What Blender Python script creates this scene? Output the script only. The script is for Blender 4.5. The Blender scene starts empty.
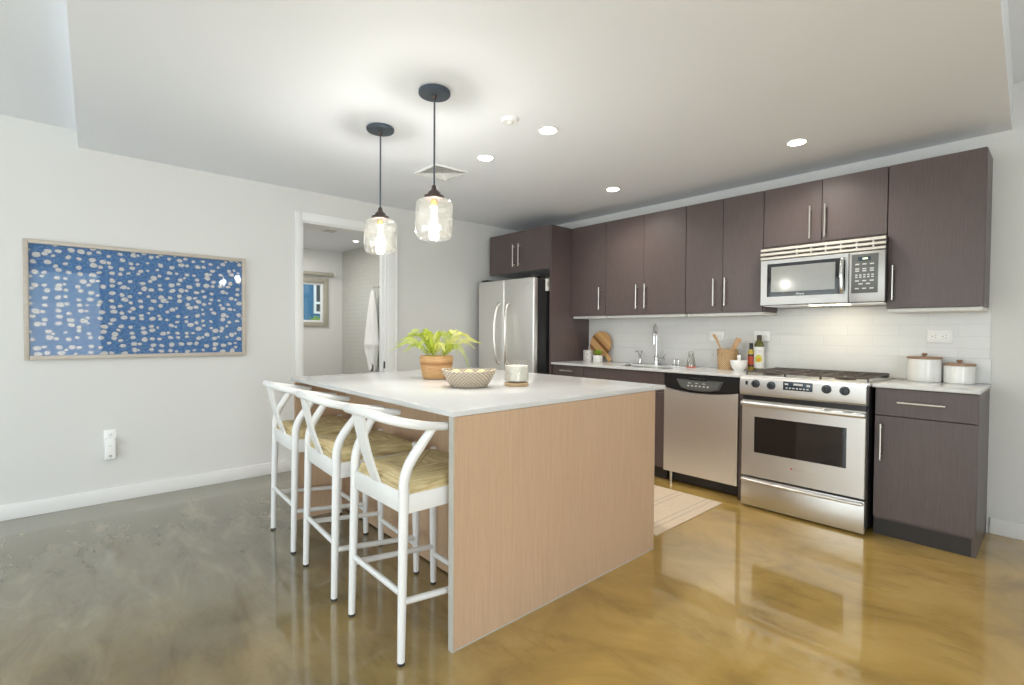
import bpy, bmesh, math, random
from mathutils import Vector, Matrix
random.seed(7)
SC = bpy.context.scene
COL = SC.collection

# ------------------------------------------------------------------ camera, world, exposure
cam_d = bpy.data.cameras.new('camera'); cam_d.sensor_width = 36.0; cam_d.lens = 497.283 / 1024 * 36.0
cam = bpy.data.objects.new('camera', cam_d); COL.objects.link(cam)
_a, _b, _r = math.radians(48.0134), math.radians(1.19139), math.radians(0.367294)
_f = Vector((-math.sin(_a) * math.cos(_b), math.cos(_a) * math.cos(_b), -math.sin(_b)))
_x = Vector((math.cos(_a), math.sin(_a), 0)); _u = _x.cross(_f)
_x2 = _x * math.cos(_r) + _u * math.sin(_r); _u2 = _u * math.cos(_r) - _x * math.sin(_r)
cam.matrix_world = Matrix(((_x2.x, _u2.x, -_f.x, 0), (_x2.y, _u2.y, -_f.y, 0), (_x2.z, _u2.z, -_f.z, 1.23197), (0, 0, 0, 1)))
cam_d.clip_start = 0.02; cam_d.clip_end = 200
SC.camera = cam
SC.view_settings.view_transform = 'Standard'; SC.view_settings.look = 'None'
SC.view_settings.gamma = 1.0; SC.view_settings.use_curve_mapping = False
SC.view_settings.exposure = 0.05

W = bpy.data.worlds.new('daylight'); SC.world = W; W.use_nodes = True
nt = W.node_tree; nt.nodes.clear()
_o = nt.nodes.new('ShaderNodeOutputWorld'); _bg = nt.nodes.new('ShaderNodeBackground')
_tc = nt.nodes.new('ShaderNodeTexCoord'); _sx = nt.nodes.new('ShaderNodeSeparateXYZ'); _cr = nt.nodes.new('ShaderNodeValToRGB')
nt.links.new(_tc.outputs['Generated'], _sx.inputs[0]); nt.links.new(_sx.outputs['Z'], _cr.inputs[0])
_e = _cr.color_ramp; _e.elements[0].position = 0.0; _e.elements[0].color = (0.95, 0.98, 0.95, 1)
_e.elements[1].position = 0.35; _e.elements[1].color = (0.80, 0.91, 1.0, 1)
nt.links.new(_cr.outputs[0], _bg.inputs[0]); nt.links.new(_bg.outputs[0], _o.inputs[0])
_bg.inputs[1].default_value = 1.7

def area(name, loc, rot, sx, sy, power, color):
    d = bpy.data.lights.new(name, 'AREA'); d.shape = 'RECTANGLE'; d.size = sx; d.size_y = sy; d.energy = power; d.color = color
    o = bpy.data.objects.new(name, d); COL.objects.link(o); o.location = loc; o.rotation_euler = rot
    return o
# daylight falling in through the rear glass wall and the side glass door
area('daylight_rear_window', (-1.6, -3.12, 1.25), (math.radians(104), 0, 0), 5.2, 2.2, 62, (0.91, 0.96, 1.0))
area('daylight_side_window', (2.92, -0.9, 1.25), (math.radians(112), 0, math.radians(90)), 2.8, 2.2, 122, (0.93, 0.97, 1.0))

# ------------------------------------------------------------------ helpers
BASE = {}
def props(o, label=None, cat=None, group=None, kind=None):
    if label: o['label'] = label
    if cat: o['category'] = cat
    if group: o['group'] = group
    if kind: o['kind'] = kind
    return o
def thing(name, label, cat, loc=(0, 0, 0), rz=0, group=None):
    o = bpy.data.objects.new(name, None); COL.objects.link(o)
    o.location = loc; o.rotation_euler = (0, 0, rz); o.empty_display_size = 0.05
    BASE[o.name] = Vector(loc)
    return props(o, label, cat, group)
def dup(root, loc, rz=0, label=None):
    def cp(o, par):
        c = o.copy(); COL.objects.link(c); c.parent = par
        for ch in list(o.children): cp(ch, c)
        return c
    r = cp(root, None); r.location = loc; r.rotation_euler = (0, 0, rz)
    BASE[r.name] = Vector(loc)
    if label: r['label'] = label
    return r

class MB:
    def __init__(s): s.bm = bmesh.new()
    def box(s, x0, x1, y0, y1, z0, z1, bev=0.0, seg=2):
        vs = [s.bm.verts.new((x, y, z)) for x in (x0, x1) for y in (y0, y1) for z in (z0, z1)]
        fs = [(0, 1, 3, 2), (4, 6, 7, 5), (0, 4, 5, 1), (2, 3, 7, 6), (0, 2, 6, 4), (1, 5, 7, 3)]
        faces = [s.bm.faces.new([vs[i] for i in f]) for f in fs]
        if bev > 0:
            es = list({e for f in faces for e in f.edges})
            bmesh.ops.bevel(s.bm, geom=es, offset=bev, segments=seg, profile=0.5, affect='EDGES')
        return s
    def holed(s, x0, x1, z0, z1, a0, a1, b0, b1, y0, y1, ch=.003):
        # a slab facing -Y with one rectangular opening and a softened outer edge
        o1 = s.ring([(x0 + ch, y0, z0 + ch), (x1 - ch, y0, z0 + ch), (x1 - ch, y0, z1 - ch), (x0 + ch, y0, z1 - ch)])
        o2 = s.ring([(x0, y0 + ch, z0), (x1, y0 + ch, z0), (x1, y0 + ch, z1), (x0, y0 + ch, z1)])
        o3 = s.ring([(x0, y1, z0), (x1, y1, z0), (x1, y1, z1), (x0, y1, z1)])
        i1 = s.ring([(a0, y0, b0), (a1, y0, b0), (a1, y0, b1), (a0, y0, b1)]); i2 = s.ring([(a0, y1, b0), (a1, y1, b0), (a1, y1, b1), (a0, y1, b1)])
        for p, q_ in ((i1, o1), (o1, o2), (o2, o3), (o3, i2), (i2, i1)): s.bridge(p, q_)
        return s
    def ring(s, pts):
        return [s.bm.verts.new(p) for p in pts]
    def bridge(s, a, b):
        n = len(a)
        for i in range(n):
            try: s.bm.faces.new((a[i], a[(i + 1) % n], b[(i + 1) % n], b[i]))
            except ValueError: pass
    def lathe(s, prof, c=(0, 0, 0), seg=32, cap0=True, cap1=True, sx=1.0, sy=1.0):
        rings = []
        for r, z in prof:
            rings.append(s.ring([(c[0] + r * sx * math.cos(2 * math.pi * i / seg), c[1] + r * sy * math.sin(2 * math.pi * i / seg), c[2] + z) for i in range(seg)]))
        for a, b in zip(rings, rings[1:]): s.bridge(a, b)
        if cap0: s.bm.faces.new(rings[0][::-1])
        if cap1: s.bm.faces.new(rings[-1])
        return s
    def tube(s, pts, rad, seg=12, caps=True, flat=1.0, up=None):
        pts = [Vector(p) for p in pts]; n = len(pts)
        rads = rad if isinstance(rad, (list, tuple)) else [rad] * n
        tg = []
        for i in range(n):
            a = pts[max(0, i - 1)]; b = pts[min(n - 1, i + 1)]
            tg.append((b - a).normalized())
        nrm = Vector(up) if up else (Vector((0, 0, 1)) if abs(tg[0].z) < 0.9 else Vector((1, 0, 0)))
        rings = []
        for i in range(n):
            nrm = (nrm - tg[i] * nrm.dot(tg[i])).normalized()
            bn = tg[i].cross(nrm)
            rings.append(s.ring([pts[i] + nrm * (rads[i] * math.cos(2 * math.pi * k / seg)) + bn * (rads[i] * flat * math.sin(2 * math.pi * k / seg)) for k in range(seg)]))
        for a, b in zip(rings, rings[1:]): s.bridge(a, b)
        if caps:
            s.bm.faces.new(rings[0][::-1]); s.bm.faces.new(rings[-1])
        return s
    def prism(s, poly, axis, a0, a1):
        def P(p, t):
            return {'x': (t, p[0], p[1]), 'y': (p[0], t, p[1]), 'z': (p[0], p[1], t)}[axis]
        A = s.ring([P(p, a0) for p in poly]); B = s.ring([P(p, a1) for p in poly])
        s.bridge(A, B); s.bm.faces.new(A[::-1]); s.bm.faces.new(B)
        return s
    def ball(s, c, r, sc=(1, 1, 1), u=20, v=12):
        m = Matrix.Translation(c) @ Matrix.Diagonal((sc[0], sc[1], sc[2], 1))
        bmesh.ops.create_uvsphere(s.bm, u_segments=u, v_segments=v, radius=r, matrix=m)
        return s
    def cyl(s, p0, p1, r, seg=20):
        return s.tube([p0, p1], r, seg)
    def xf(s, M):
        bmesh.ops.transform(s.bm, matrix=M, verts=s.bm.verts); return s
    def build(s, name, mat, parent=None, local=False, smooth=True, ang=38):
        bmesh.ops.recalc_face_normals(s.bm, faces=s.bm.faces)
        if smooth:
            for f in s.bm.faces: f.smooth = True
            lim = math.radians(ang)
            for e in s.bm.edges:
                if len(e.link_faces) == 2 and e.calc_face_angle(0) > lim: e.smooth = False
        off = Vector((0, 0, 0))
        if parent is not None:
            off = BASE.get(parent.name, Vector((0, 0, 0)))
            if not local and off.length > 0:
                bmesh.ops.translate(s.bm, verts=s.bm.verts, vec=-off)
        me = bpy.data.meshes.new(name); s.bm.to_mesh(me); s.bm.free()
        me.materials.append(mat)
        o = bpy.data.objects.new(name, me); COL.objects.link(o)
        if parent is not None:
            o.parent = parent; BASE[o.name] = off
        return o
def struct(name, mb, mat, **k):
    o = mb.build(name, mat, smooth=k.get('smooth', True)); o['kind'] = 'structure'; return o
def spline(pts, n=8):
    P = [Vector(p) for p in pts]; P = [P[0] * 2 - P[1]] + P + [P[-1] * 2 - P[-2]]; out = []
    for i in range(1, len(P) - 2):
        for k in range(n):
            t = k / n
            out.append(0.5 * ((2 * P[i]) + (-P[i - 1] + P[i + 1]) * t + (2 * P[i - 1] - 5 * P[i] + 4 * P[i + 1] - P[i + 2]) * t * t + (-P[i - 1] + 3 * P[i] - 3 * P[i + 1] + P[i + 2]) * t ** 3))
    out.append(P[-2]); return out
def text(name, body, size, loc, rot, mat, parent, shear=0.0, extrude=0.0006):
    cu = bpy.data.curves.new(name, 'FONT'); cu.body = body; cu.size = size; cu.shear = shear; cu.extrude = extrude
    cu.align_x = 'CENTER'; cu.align_y = 'CENTER'
    o = bpy.data.objects.new(name, cu); COL.objects.link(o); cu.materials.append(mat)
    o.parent = parent; o.location = Vector(loc) - BASE.get(parent.name, Vector((0, 0, 0))); o.rotation_euler = rot
    dg = bpy.context.evaluated_depsgraph_get(); dg.update()
    me = bpy.data.meshes.new_from_object(o.evaluated_get(dg), depsgraph=dg)
    n = bpy.data.objects.new(name, me); COL.objects.link(n); n.parent = parent; n.location = o.location; n.rotation_euler = o.rotation_euler
    bpy.data.objects.remove(o); BASE[n.name] = BASE.get(parent.name, Vector((0, 0, 0)))
    return n

# ------------------------------------------------------------------ materials
class NM:
    def __init__(s, name):
        s.m = bpy.data.materials.new(name); s.m.use_nodes = True; s.t = s.m.node_tree; s.n = s.t.nodes
        s.b = s.n['Principled BSDF']
    def new(s, t, **k):
        n = s.n.new(t)
        for a, v in k.items(): setattr(n, a, v)
        return n
    def ln(s, a, b): s.t.links.new(a, b); return s
    def coords(s, scale=(1, 1, 1), kind='Object', rot=(0, 0, 0)):
        tc = s.new('ShaderNodeTexCoord'); mp = s.new('ShaderNodeMapping')
        mp.inputs['Scale'].default_value = scale; mp.inputs['Rotation'].default_value = rot
        s.ln(tc.outputs[kind], mp.inputs[0]); return mp.outputs[0]
    def noise(s, vec, scale, detail=4, rough=0.55, dist=0.0):
        n = s.new('ShaderNodeTexNoise'); n.inputs['Scale'].default_value = scale; n.inputs['Detail'].default_value = detail
        n.inputs['Roughness'].default_value = rough; n.inputs['Distortion'].default_value = dist
        s.ln(vec, n.inputs['Vector']); return n.outputs['Fac']
    def ramp(s, fac, stops):
        r = s.new('ShaderNodeValToRGB'); e = r.color_ramp.elements
        while len(e) < len(stops): e.new(0.5)
        for el, (p, c) in zip(e, stops):
            el.position = p; el.color = (*c, 1) if len(c) == 3 else c
        s.ln(fac, r.inputs[0]); return r.outputs[0]
    def mix(s, fac, a, b, mode='MIX'):
        n = s.new('ShaderNodeMix', data_type='RGBA', blend_type=mode)
        for sock, v in ((n.inputs['Factor'], fac), (n.inputs[6], a), (n.inputs[7], b)):
            if hasattr(v, 'is_linked'): s.ln(v, sock)
            elif isinstance(v, (int, float)): sock.default_value = v
            else: sock.default_value = (*v, 1)
        return n.outputs[2]
    def math(s, op, a, b=None):
        n = s.new('ShaderNodeMath', operation=op)
        for i, v in enumerate((a, b)):
            if v is None: continue
            if hasattr(v, 'is_linked'): s.ln(v, n.inputs[i])
            else: n.inputs[i].default_value = v
        return n.outputs[0]
    def bump(s, h, strength=0.2, dist=0.01):
        n = s.new('ShaderNodeBump'); n.inputs['Strength'].default_value = strength; n.inputs['Distance'].default_value = dist
        s.ln(h, n.inputs['Height']); s.ln(n.outputs[0], s.b.inputs['Normal']); return s
    def set(s, **k):
        mp = {'color': 'Base Color', 'rough': 'Roughness', 'metal': 'Metallic', 'coat': 'Coat Weight', 'coatr': 'Coat Roughness', 'spec': 'Specular IOR Level',
              'emit': 'Emission Color', 'estr': 'Emission Strength', 'trans': 'Transmission Weight', 'ior': 'IOR', 'sheen': 'Sheen Weight', 'sss': 'Subsurface Weight', 'aniso': 'Anisotropic'}
        for a, v in k.items():
            i = s.b.inputs[mp[a]]
            if hasattr(v, 'is_linked'): s.ln(v, i)
            elif isinstance(v, (tuple, list)): i.default_value = (*v, 1)
            else: i.default_value = v
        return s
def plain(name, color, rough=0.5, metal=0.0, var=0.04, scale=30, coat=0.0, **k):
    q = NM(name); v = q.coords()
    f = q.noise(v, scale, 3)
    lo = tuple(c * (1 - var) for c in color); hi = tuple(min(1, c * (1 + var)) for c in color)
    q.set(color=q.ramp(f, [(0.3, lo), (0.7, hi)]), rough=rough, metal=metal, coat=coat, **k)
    return q.m
def painted(name, color, rough=0.55):
    q = NM(name); v = q.coords(); f = q.noise(v, 1.2, 2)
    q.set(color=q.ramp(f, [(0.3, tuple(c * .985 for c in color)), (0.7, color)]), rough=rough, spec=0.3)
    q.bump(q.noise(v, 220, 2), 0.06, 0.002); return q.m
def wood(name, c0, c1, c2, grain=(26, 26, 1.2), rough=0.45, coat=0.1, figure=0.5):
    q = NM(name); v = q.coords(grain)
    big = q.noise(q.coords((1.6, 1.6, 0.35)), 2.5, 3, 0.5, 0.6)
    fine = q.noise(v, 6, 6, 0.65, 0.4)
    pore = q.noise(q.coords((grain[0] * 5, grain[1] * 5, grain[2] * 4)), 5, 2)
    col = q.ramp(fine, [(0.3, c0), (0.55, c1), (0.75, c2)])
    col = q.mix(q.math('MULTIPLY', big, figure), col, c0)
    col = q.mix(q.math('MULTIPLY', q.math('GREATER_THAN', pore, 0.62), 0.18), col, tuple(c * .6 for c in c0))
    q.set(color=col, rough=rough, coat=coat, coatr=0.25)
    q.bump(fine, 0.05, 0.002); return q.m
def steel(name, color=(0.86, 0.845, 0.82), rough=0.40, stretch=(1, 1, 60)):
    q = NM(name); f = q.noise(q.coords(stretch), 14, 4, 0.6)
    q.set(color=q.ramp(f, [(0.3, tuple(c * .93 for c in color)), (0.7, color)]), metal=1.0,
          rough=q.math('ADD', q.math('MULTIPLY', f, 0.10), rough - 0.05))
    q.bump(f, 0.025, 0.001); return q.m
def thin_glass(name, tint=(1, 1, 1), refl=0.10, seeds=False, edge=0.35):
    q = NM(name); q.n.remove(q.b)
    out = q.n['Material Output']; tr = q.new('ShaderNodeBsdfTransparent'); gl = q.new('ShaderNodeBsdfGlossy')
    tr.inputs[0].default_value = (*tint, 1); gl.inputs['Roughness'].default_value = 0.02
    lw = q.new('ShaderNodeLayerWeight'); lw.inputs[0].default_value = 0.25
    fac = q.math('MINIMUM', q.math('ADD', q.math('MULTIPLY', lw.outputs['Facing'], 0.65 if seeds else edge), refl * 0.4), 0.85)
    mx = q.new('ShaderNodeMixShader'); q.ln(fac, mx.inputs[0]); q.ln(tr.outputs[0], mx.inputs[1]); q.ln(gl.outputs[0], mx.inputs[2])
    last = mx.outputs[0]
    if seeds:
        v = q.coords(); vo = q.new('ShaderNodeTexVoronoi'); vo.inputs['Scale'].default_value = 130; q.ln(v, vo.inputs['Vector'])
        dot = q.math('MULTIPLY', q.math('LESS_THAN', vo.outputs['Distance'], 0.2), 0.08)
        cl = q.math('MULTIPLY', q.noise(v, 9, 4), 0.02)
        df = q.new('ShaderNodeBsdfTranslucent'); df.inputs[0].default_value = (0.95, 0.93, 0.88, 1)
        df2 = q.new('ShaderNodeBsdfDiffuse'); df2.inputs[0].default_value = (0.95, 0.93, 0.88, 1)
        m3 = q.new('ShaderNodeMixShader'); m3.inputs[0].default_value = 0.5; q.ln(df.outputs[0], m3.inputs[1]); q.ln(df2.outputs[0], m3.inputs[2])
        m2 = q.new('ShaderNodeMixShader'); q.ln(q.math('ADD', dot, cl), m2.inputs[0]); q.ln(last, m2.inputs[1]); q.ln(m3.outputs[0], m2.inputs[2]); last = m2.outputs[0]
        bp = q.new('ShaderNodeBump'); bp.inputs['Strength'].default_value = 0.35; bp.inputs['Distance'].default_value = 0.004
        q.ln(q.noise(v, 28, 3), bp.inputs['Height']); q.ln(bp.outputs[0], gl.inputs['Normal'])
    q.ln(last, out.inputs[0]); return q.m
def glow(name, color, strength):
    q = NM(name); q.set(color=color, emit=color, estr=strength, rough=0.5); return q.m

M = {}
M['wall'] = painted('wall_paint', (0.72, 0.715, 0.695))
M['ceil'] = painted('ceiling_paint', (0.85, 0.873, 0.912))
M['trim'] = painted('trim_paint', (0.83, 0.83, 0.82), 0.35)
M['white_paint'] = plain('white_lacquer', (0.80, 0.80, 0.79), 0.32, var=0.01)
M['plastic'] = plain('white_plastic', (0.88, 0.88, 0.865), 0.35, var=0.01)
M['dark'] = plain('dark_slot', (0.02, 0.02, 0.02), 0.6)
M['cab'] = wood('dark_stained_wood', (0.082, 0.058, 0.054), (0.104, 0.075, 0.071), (0.122, 0.090, 0.085), rough=0.40, coat=0.12, figure=0.35)
M['cabin'] = plain('white_melamine', (0.78, 0.77, 0.73), 0.4)
M['kick'] = plain('toe_kick_black', (0.030, 0.026, 0.024), 0.5)
M['oak'] = wood('pale_oak', (0.53, 0.36, 0.235), (0.63, 0.435, 0.29), (0.68, 0.48, 0.33), grain=(15, 15, 0.7), rough=0.5, coat=0.05, figure=0.9)
M['edge'] = plain('grey_edge_trim', (0.50, 0.49, 0.45), 0.4)
M['black'] = plain('black_enamel', (0.014, 0.014, 0.015), 0.3)
M['blackgloss'] = plain('black_glass', (0.010, 0.010, 0.011), 0.06, coat=0.5)
M['iron'] = plain('cast_iron', (0.06, 0.045, 0.036), 0.38, var=0.3)
M['steel'] = steel('brushed_steel')
M['steelh'] = steel('brushed_steel_sideways', (0.72, 0.71, 0.69), stretch=(1, 60, 60))
M['steelm'] = steel('microwave_steel', (0.50, 0.495, 0.485), 0.42, stretch=(1, 60, 60))
M['chrome'] = plain('chrome', (0.72, 0.72, 0.72), 0.08, 1.0, var=0.02)
M['nickel'] = plain('satin_nickel', (0.70, 0.67, 0.62), 0.28, 1.0, var=0.02)
M['mwglass'] = plain('microwave_window', (0.27, 0.275, 0.265), 0.14, var=0.02, coat=0.3)
M['graypad'] = plain('grey_keypad', (0.11, 0.115, 0.11), 0.3)
M['paleprint'] = plain('pale_print', (0.62, 0.62, 0.60), 0.5)
M['redprint'] = plain('red_print', (0.6, 0.05, 0.03), 0.4)
M['display'] = plain('blue_grey_display', (0.035, 0.055, 0.08), 0.15)
M['lcd'] = glow('lit_digits', (0.75, 0.85, 0.55), 0.8)
M['knob'] = plain('dark_blue_grey_knob', (0.035, 0.042, 0.055), 0.3)
M['bronze'] = plain('dark_bronze', (0.075, 0.055, 0.05), 0.35, 0.6, var=0.1)
M['slatecap'] = plain('slate_metal', (0.065, 0.085, 0.11), 0.42, 0.3)
M['seedglass'] = thin_glass('seeded_glass', (0.97, 0.97, 0.95), 0.12, True)
M['glass'] = thin_glass('clear_glass', (0.99, 0.99, 0.985), 0.06)
M['pane'] = thin_glass('window_glass', (0.93, 0.97, 0.97), 0.10)
M['picglass'] = thin_glass('picture_glass', (0.97, 0.98, 1.0), 0.03, False, 0.14)
M['bulb'] = glow('lit_bulb', (1.0, 0.84, 0.60), 18)
M['lens'] = glow('lit_downlight', (1.0, 0.95, 0.86), 14)
M['hoodlamp'] = glow('lit_cooktop_lamp', (1.0, 0.80, 0.45), 14)
M['brass'] = plain('brass_finish', (0.55, 0.36, 0.10), 0.3, 0.9)
M['wax'] = plain('cream_wax', (0.74, 0.70, 0.61), 0.5)
M['amber'] = plain('tan_wood_base', (0.52, 0.36, 0.20), 0.4)
M['ceramic'] = plain('white_ceramic', (0.82, 0.81, 0.78), 0.2, var=0.01)
M['beech'] = wood('beech_wood', (0.50, 0.29, 0.14), (0.60, 0.37, 0.19), (0.66, 0.43, 0.24), grain=(14, 14, 14))
M['lid'] = wood('lid_wood', (0.30, 0.17, 0.10), (0.38, 0.23, 0.14), (0.45, 0.28, 0.18), grain=(3, 30, 30))
M['lemon'] = plain('pale_yellow_fruit', (0.74, 0.66, 0.30), 0.45)
M['soil'] = plain('potting_soil', (0.03, 0.02, 0.012), 0.9, var=0.4, scale=120)
M['rubber'] = plain('dark_rubber', (0.03, 0.03, 0.03), 0.7)
M['beige'] = plain('beige_frame', (0.40, 0.38, 0.31), 0.45)
M['bluebuilding'] = plain('teal_blue_wall', (0.03, 0.16, 0.30), 0.6)

q = NM('white_quartz'); v = q.coords()
_n = q.noise(v, 6, 6, 0.6, 1.0); _s = q.noise(v, 240, 2)
q.set(color=q.mix(q.math('MULTIPLY', q.math('GREATER_THAN', _s, 0.66), 0.10), q.ramp(_n, [(0.35, (0.645, 0.645, 0.64)), (0.6, (0.665, 0.665, 0.66))]), (0.6, 0.6, 0.58)), rough=0.16, coat=0.2, coatr=0.08)
M['quartz'] = q.m
q = NM('stone_upstand_marble'); v = q.coords()
_n = q.noise(v, 3.2, 8, 0.65, 1.8)
q.set(color=q.ramp(_n, [(0.28, (0.52, 0.52, 0.50)), (0.36, (0.69, 0.69, 0.675)), (0.7, (0.72, 0.72, 0.705))]), rough=0.25)
M['marble'] = q.m
# backsplash: long white tiles in running bond
q = NM('white_wall_tile'); tc = q.new('ShaderNodeTexCoord'); sp = q.new('ShaderNodeSeparateXYZ'); cb = q.new('ShaderNodeCombineXYZ')
q.ln(tc.outputs['Object'], sp.inputs[0]); q.ln(sp.outputs['X'], cb.inputs['X']); q.ln(sp.outputs['Z'], cb.inputs['Y'])
br = q.new('ShaderNodeTexBrick'); q.ln(cb.outputs[0], br.inputs['Vector'])
br.inputs['Scale'].default_value = 1.0; br.inputs['Brick Width'].default_value = 0.305; br.inputs['Row Height'].default_value = 0.0765
br.inputs['Mortar Size'].default_value = 0.0012; br.inputs['Mortar Smooth'].default_value = 0.3
br.inputs['Color1'].default_value = (0.70, 0.70, 0.685, 1); br.inputs['Color2'].default_value = (0.68, 0.68, 0.665, 1); br.inputs['Mortar'].default_value = (0.58, 0.58, 0.555, 1)
q.set(color=br.outputs['Color'], rough=0.18); q.bump(q.math('SUBTRACT', 1.0, br.outputs['Fac']), 0.25, 0.001)
M['tile'] = q.m
# bathroom tile, narrow stacked
q = NM('bathroom_tile'); tc = q.new('ShaderNodeTexCoord'); sp = q.new('ShaderNodeSeparateXYZ'); cb = q.new('ShaderNodeCombineXYZ')
q.ln(tc.outputs['Object'], sp.inputs[0]); q.ln(sp.outputs['X'], cb.inputs['X']); q.ln(sp.outputs['Z'], cb.inputs['Y'])
br = q.new('ShaderNodeTexBrick'); q.ln(cb.outputs[0], br.inputs['Vector']); br.offset = 0.0
br.inputs['Scale'].default_value = 1.0; br.inputs['Brick Width'].default_value = 0.10; br.inputs['Row Height'].default_value = 0.05
br.inputs['Mortar Size'].default_value = 0.002
br.inputs['Color1'].default_value = (0.55, 0.545, 0.51, 1); br.inputs['Color2'].default_value = (0.53, 0.525, 0.49, 1); br.inputs['Mortar'].default_value = (0.46, 0.455, 0.42, 1)
q.set(color=br.outputs['Color'], rough=0.3); M['bathtile'] = q.m
# polished, stained concrete floor
q = NM('polished_concrete'); v = q.coords()
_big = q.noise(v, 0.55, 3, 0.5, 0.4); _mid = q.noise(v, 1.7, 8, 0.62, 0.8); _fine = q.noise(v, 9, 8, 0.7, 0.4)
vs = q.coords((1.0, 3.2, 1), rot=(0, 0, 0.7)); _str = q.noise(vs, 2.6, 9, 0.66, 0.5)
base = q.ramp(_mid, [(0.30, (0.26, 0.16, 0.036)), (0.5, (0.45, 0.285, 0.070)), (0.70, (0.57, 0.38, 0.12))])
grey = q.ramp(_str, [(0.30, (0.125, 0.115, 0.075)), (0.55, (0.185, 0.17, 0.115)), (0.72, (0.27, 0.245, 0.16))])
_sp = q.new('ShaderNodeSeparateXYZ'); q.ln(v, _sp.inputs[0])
_stain_daylight = q.math('ADD', q.math('ADD', q.math('MULTIPLY', _sp.outputs['X'], -0.33), q.math('MULTIPLY', _sp.outputs['Y'], -0.12)), q.math('ADD', q.math('MULTIPLY', _big, 1.1), -0.62))  # random stain blotches plus cool daylight painted in as grey toward the left
col = q.mix(q.ramp(_stain_daylight, [(0.15, (0.05, 0.05, 0.05)), (0.85, (0.95, 0.95, 0.95))]), base, grey)
col = q.mix(q.ramp(_str, [(0.30, (0.55, 0.55, 0.55)), (0.46, (0, 0, 0))]), col, q.mix(0.55, col, (0.10, 0.065, 0.022)))
col = q.mix(q.ramp(_fine, [(0.62, (0, 0, 0)), (0.78, (0.35, 0.35, 0.35))]), col, (0.13, 0.095, 0.045))
q.set(color=col, rough=0.16, coat=0.75, coatr=0.035, spec=0.5)
q.bump(q.noise(v, 2.5, 3), 0.015, 0.01); M['floor'] = q.m
# woven rush seat: strands follow the four edges
q = NM('woven_rush'); tc = q.new('ShaderNodeTexCoord'); sp = q.new('ShaderNodeSeparateXYZ'); q.ln(tc.outputs['Object'], sp.inputs[0])
ax = q.math('ABSOLUTE', sp.outputs['X']); ay = q.math('ABSOLUTE', sp.outputs['Y']); sel = q.math('GREATER_THAN', ax, ay)
na = q.noise(q.coords((150, 9, 60)), 1.0, 4, 0.6); nb = q.noise(q.coords((9, 150, 60)), 1.0, 4, 0.6)
st = q.math('ADD', q.math('MULTIPLY', sel, na), q.math('MULTIPLY', q.math('SUBTRACT', 1.0, sel), nb))
col = q.ramp(st, [(0.30, (0.33, 0.235, 0.105)), (0.5, (0.60, 0.47, 0.25)), (0.68, (0.76, 0.64, 0.40))])
w = q.noise(q.coords(), 9, 3)
col = q.mix(q.ramp(w, [(0.4, (0, 0, 0)), (0.65, (0.45, 0.45, 0.45))]), col, (0.54, 0.47, 0.23))
dg = q.math('LESS_THAN', q.math('ABSOLUTE', q.math('SUBTRACT', ax, ay)), 0.006)
col = q.mix(q.math('MULTIPLY', dg, 0.45), col, (0.22, 0.15, 0.06))
q.set(color=col, rough=0.75); q.bump(st, 0.6, 0.004); M['rush'] = q.m
# basket weaves
def weave(name, c0, c1, fr=120, fz=150):
    q = NM(name); tc = q.new('ShaderNodeTexCoord'); sp = q.new('ShaderNodeSeparateXYZ'); q.ln(tc.outputs['Object'], sp.inputs[0])
    an = q.math('ARCTAN2', sp.outputs['Y'], sp.outputs['X'])
    a = q.math('SINE', q.math('MULTIPLY', an, fr / 4.0)); b = q.math('SINE', q.math('MULTIPLY', sp.outputs['Z'], fz * 2.6))
    h = q.math('MULTIPLY', a, b); f = q.math('ADD', q.math('MULTIPLY', h, 0.5), 0.5)
    n = q.noise(q.coords(), 25, 4)
    q.set(color=q.mix(q.math('MULTIPLY', n, 0.35), q.ramp(f, [(0.15, c0), (0.8, c1)]), c0), rough=0.8); q.bump(f, 0.7, 0.004); return q.m
M['palebasket'] = weave('pale_woven_basket', (0.36, 0.28, 0.19), (0.70, 0.61, 0.50))
M['wicker'] = weave('tan_wicker', (0.38, 0.23, 0.10), (0.64, 0.46, 0.27), 100, 130)
# banded wooden planter
q = NM('banded_wood_planter'); tc = q.new('ShaderNodeTexCoord'); sp = q.new('ShaderNodeSeparateXYZ'); q.ln(tc.outputs['Object'], sp.inputs[0])
n = q.noise(q.coords((3, 3, 30)), 5, 5, 0.6, 0.5)
col = q.ramp(n, [(0.3, (0.42, 0.22, 0.08)), (0.55, (0.58, 0.34, 0.15)), (0.8, (0.66, 0.43, 0.22))])
zz = sp.outputs['Z']; band = q.math('MULTIPLY', q.math('GREATER_THAN', zz, 0.088), q.math('LESS_THAN', zz, 0.108))
col = q.mix(q.math('MULTIPLY', band, 0.75), col, (0.30, 0.12, 0.03))
q.set(color=col, rough=0.55); q.bump(n, 0.2, 0.003); M['planter'] = q.m
def leafm(name, a, b):
    q = NM(name); n = q.noise(q.coords(), 22, 3); q.set(color=q.ramp(n, [(0.3, a), (0.7, b)]), rough=0.5, sss=0.0)
    tl = q.new('ShaderNodeBsdfTranslucent'); tl.inputs[0].default_value = (*b, 1)
    ms = q.new('ShaderNodeMixShader'); ms.inputs[0].default_value = 0.3
    out = q.n['Material Output']; q.ln(q.b.outputs[0], ms.inputs[1]); q.ln(tl.outputs[0], ms.inputs[2]); q.ln(ms.outputs[0], out.inputs[0]); return q.m
M['fern'] = leafm('fern_green', (0.20, 0.30, 0.015), (0.52, 0.60, 0.05))
M['fernlight'] = leafm('fern_yellow_green', (0.50, 0.55, 0.06), (0.75, 0.74, 0.20))
M['succ'] = leafm('succulent_green', (0.17, 0.30, 0.02), (0.42, 0.58, 0.07))
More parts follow.
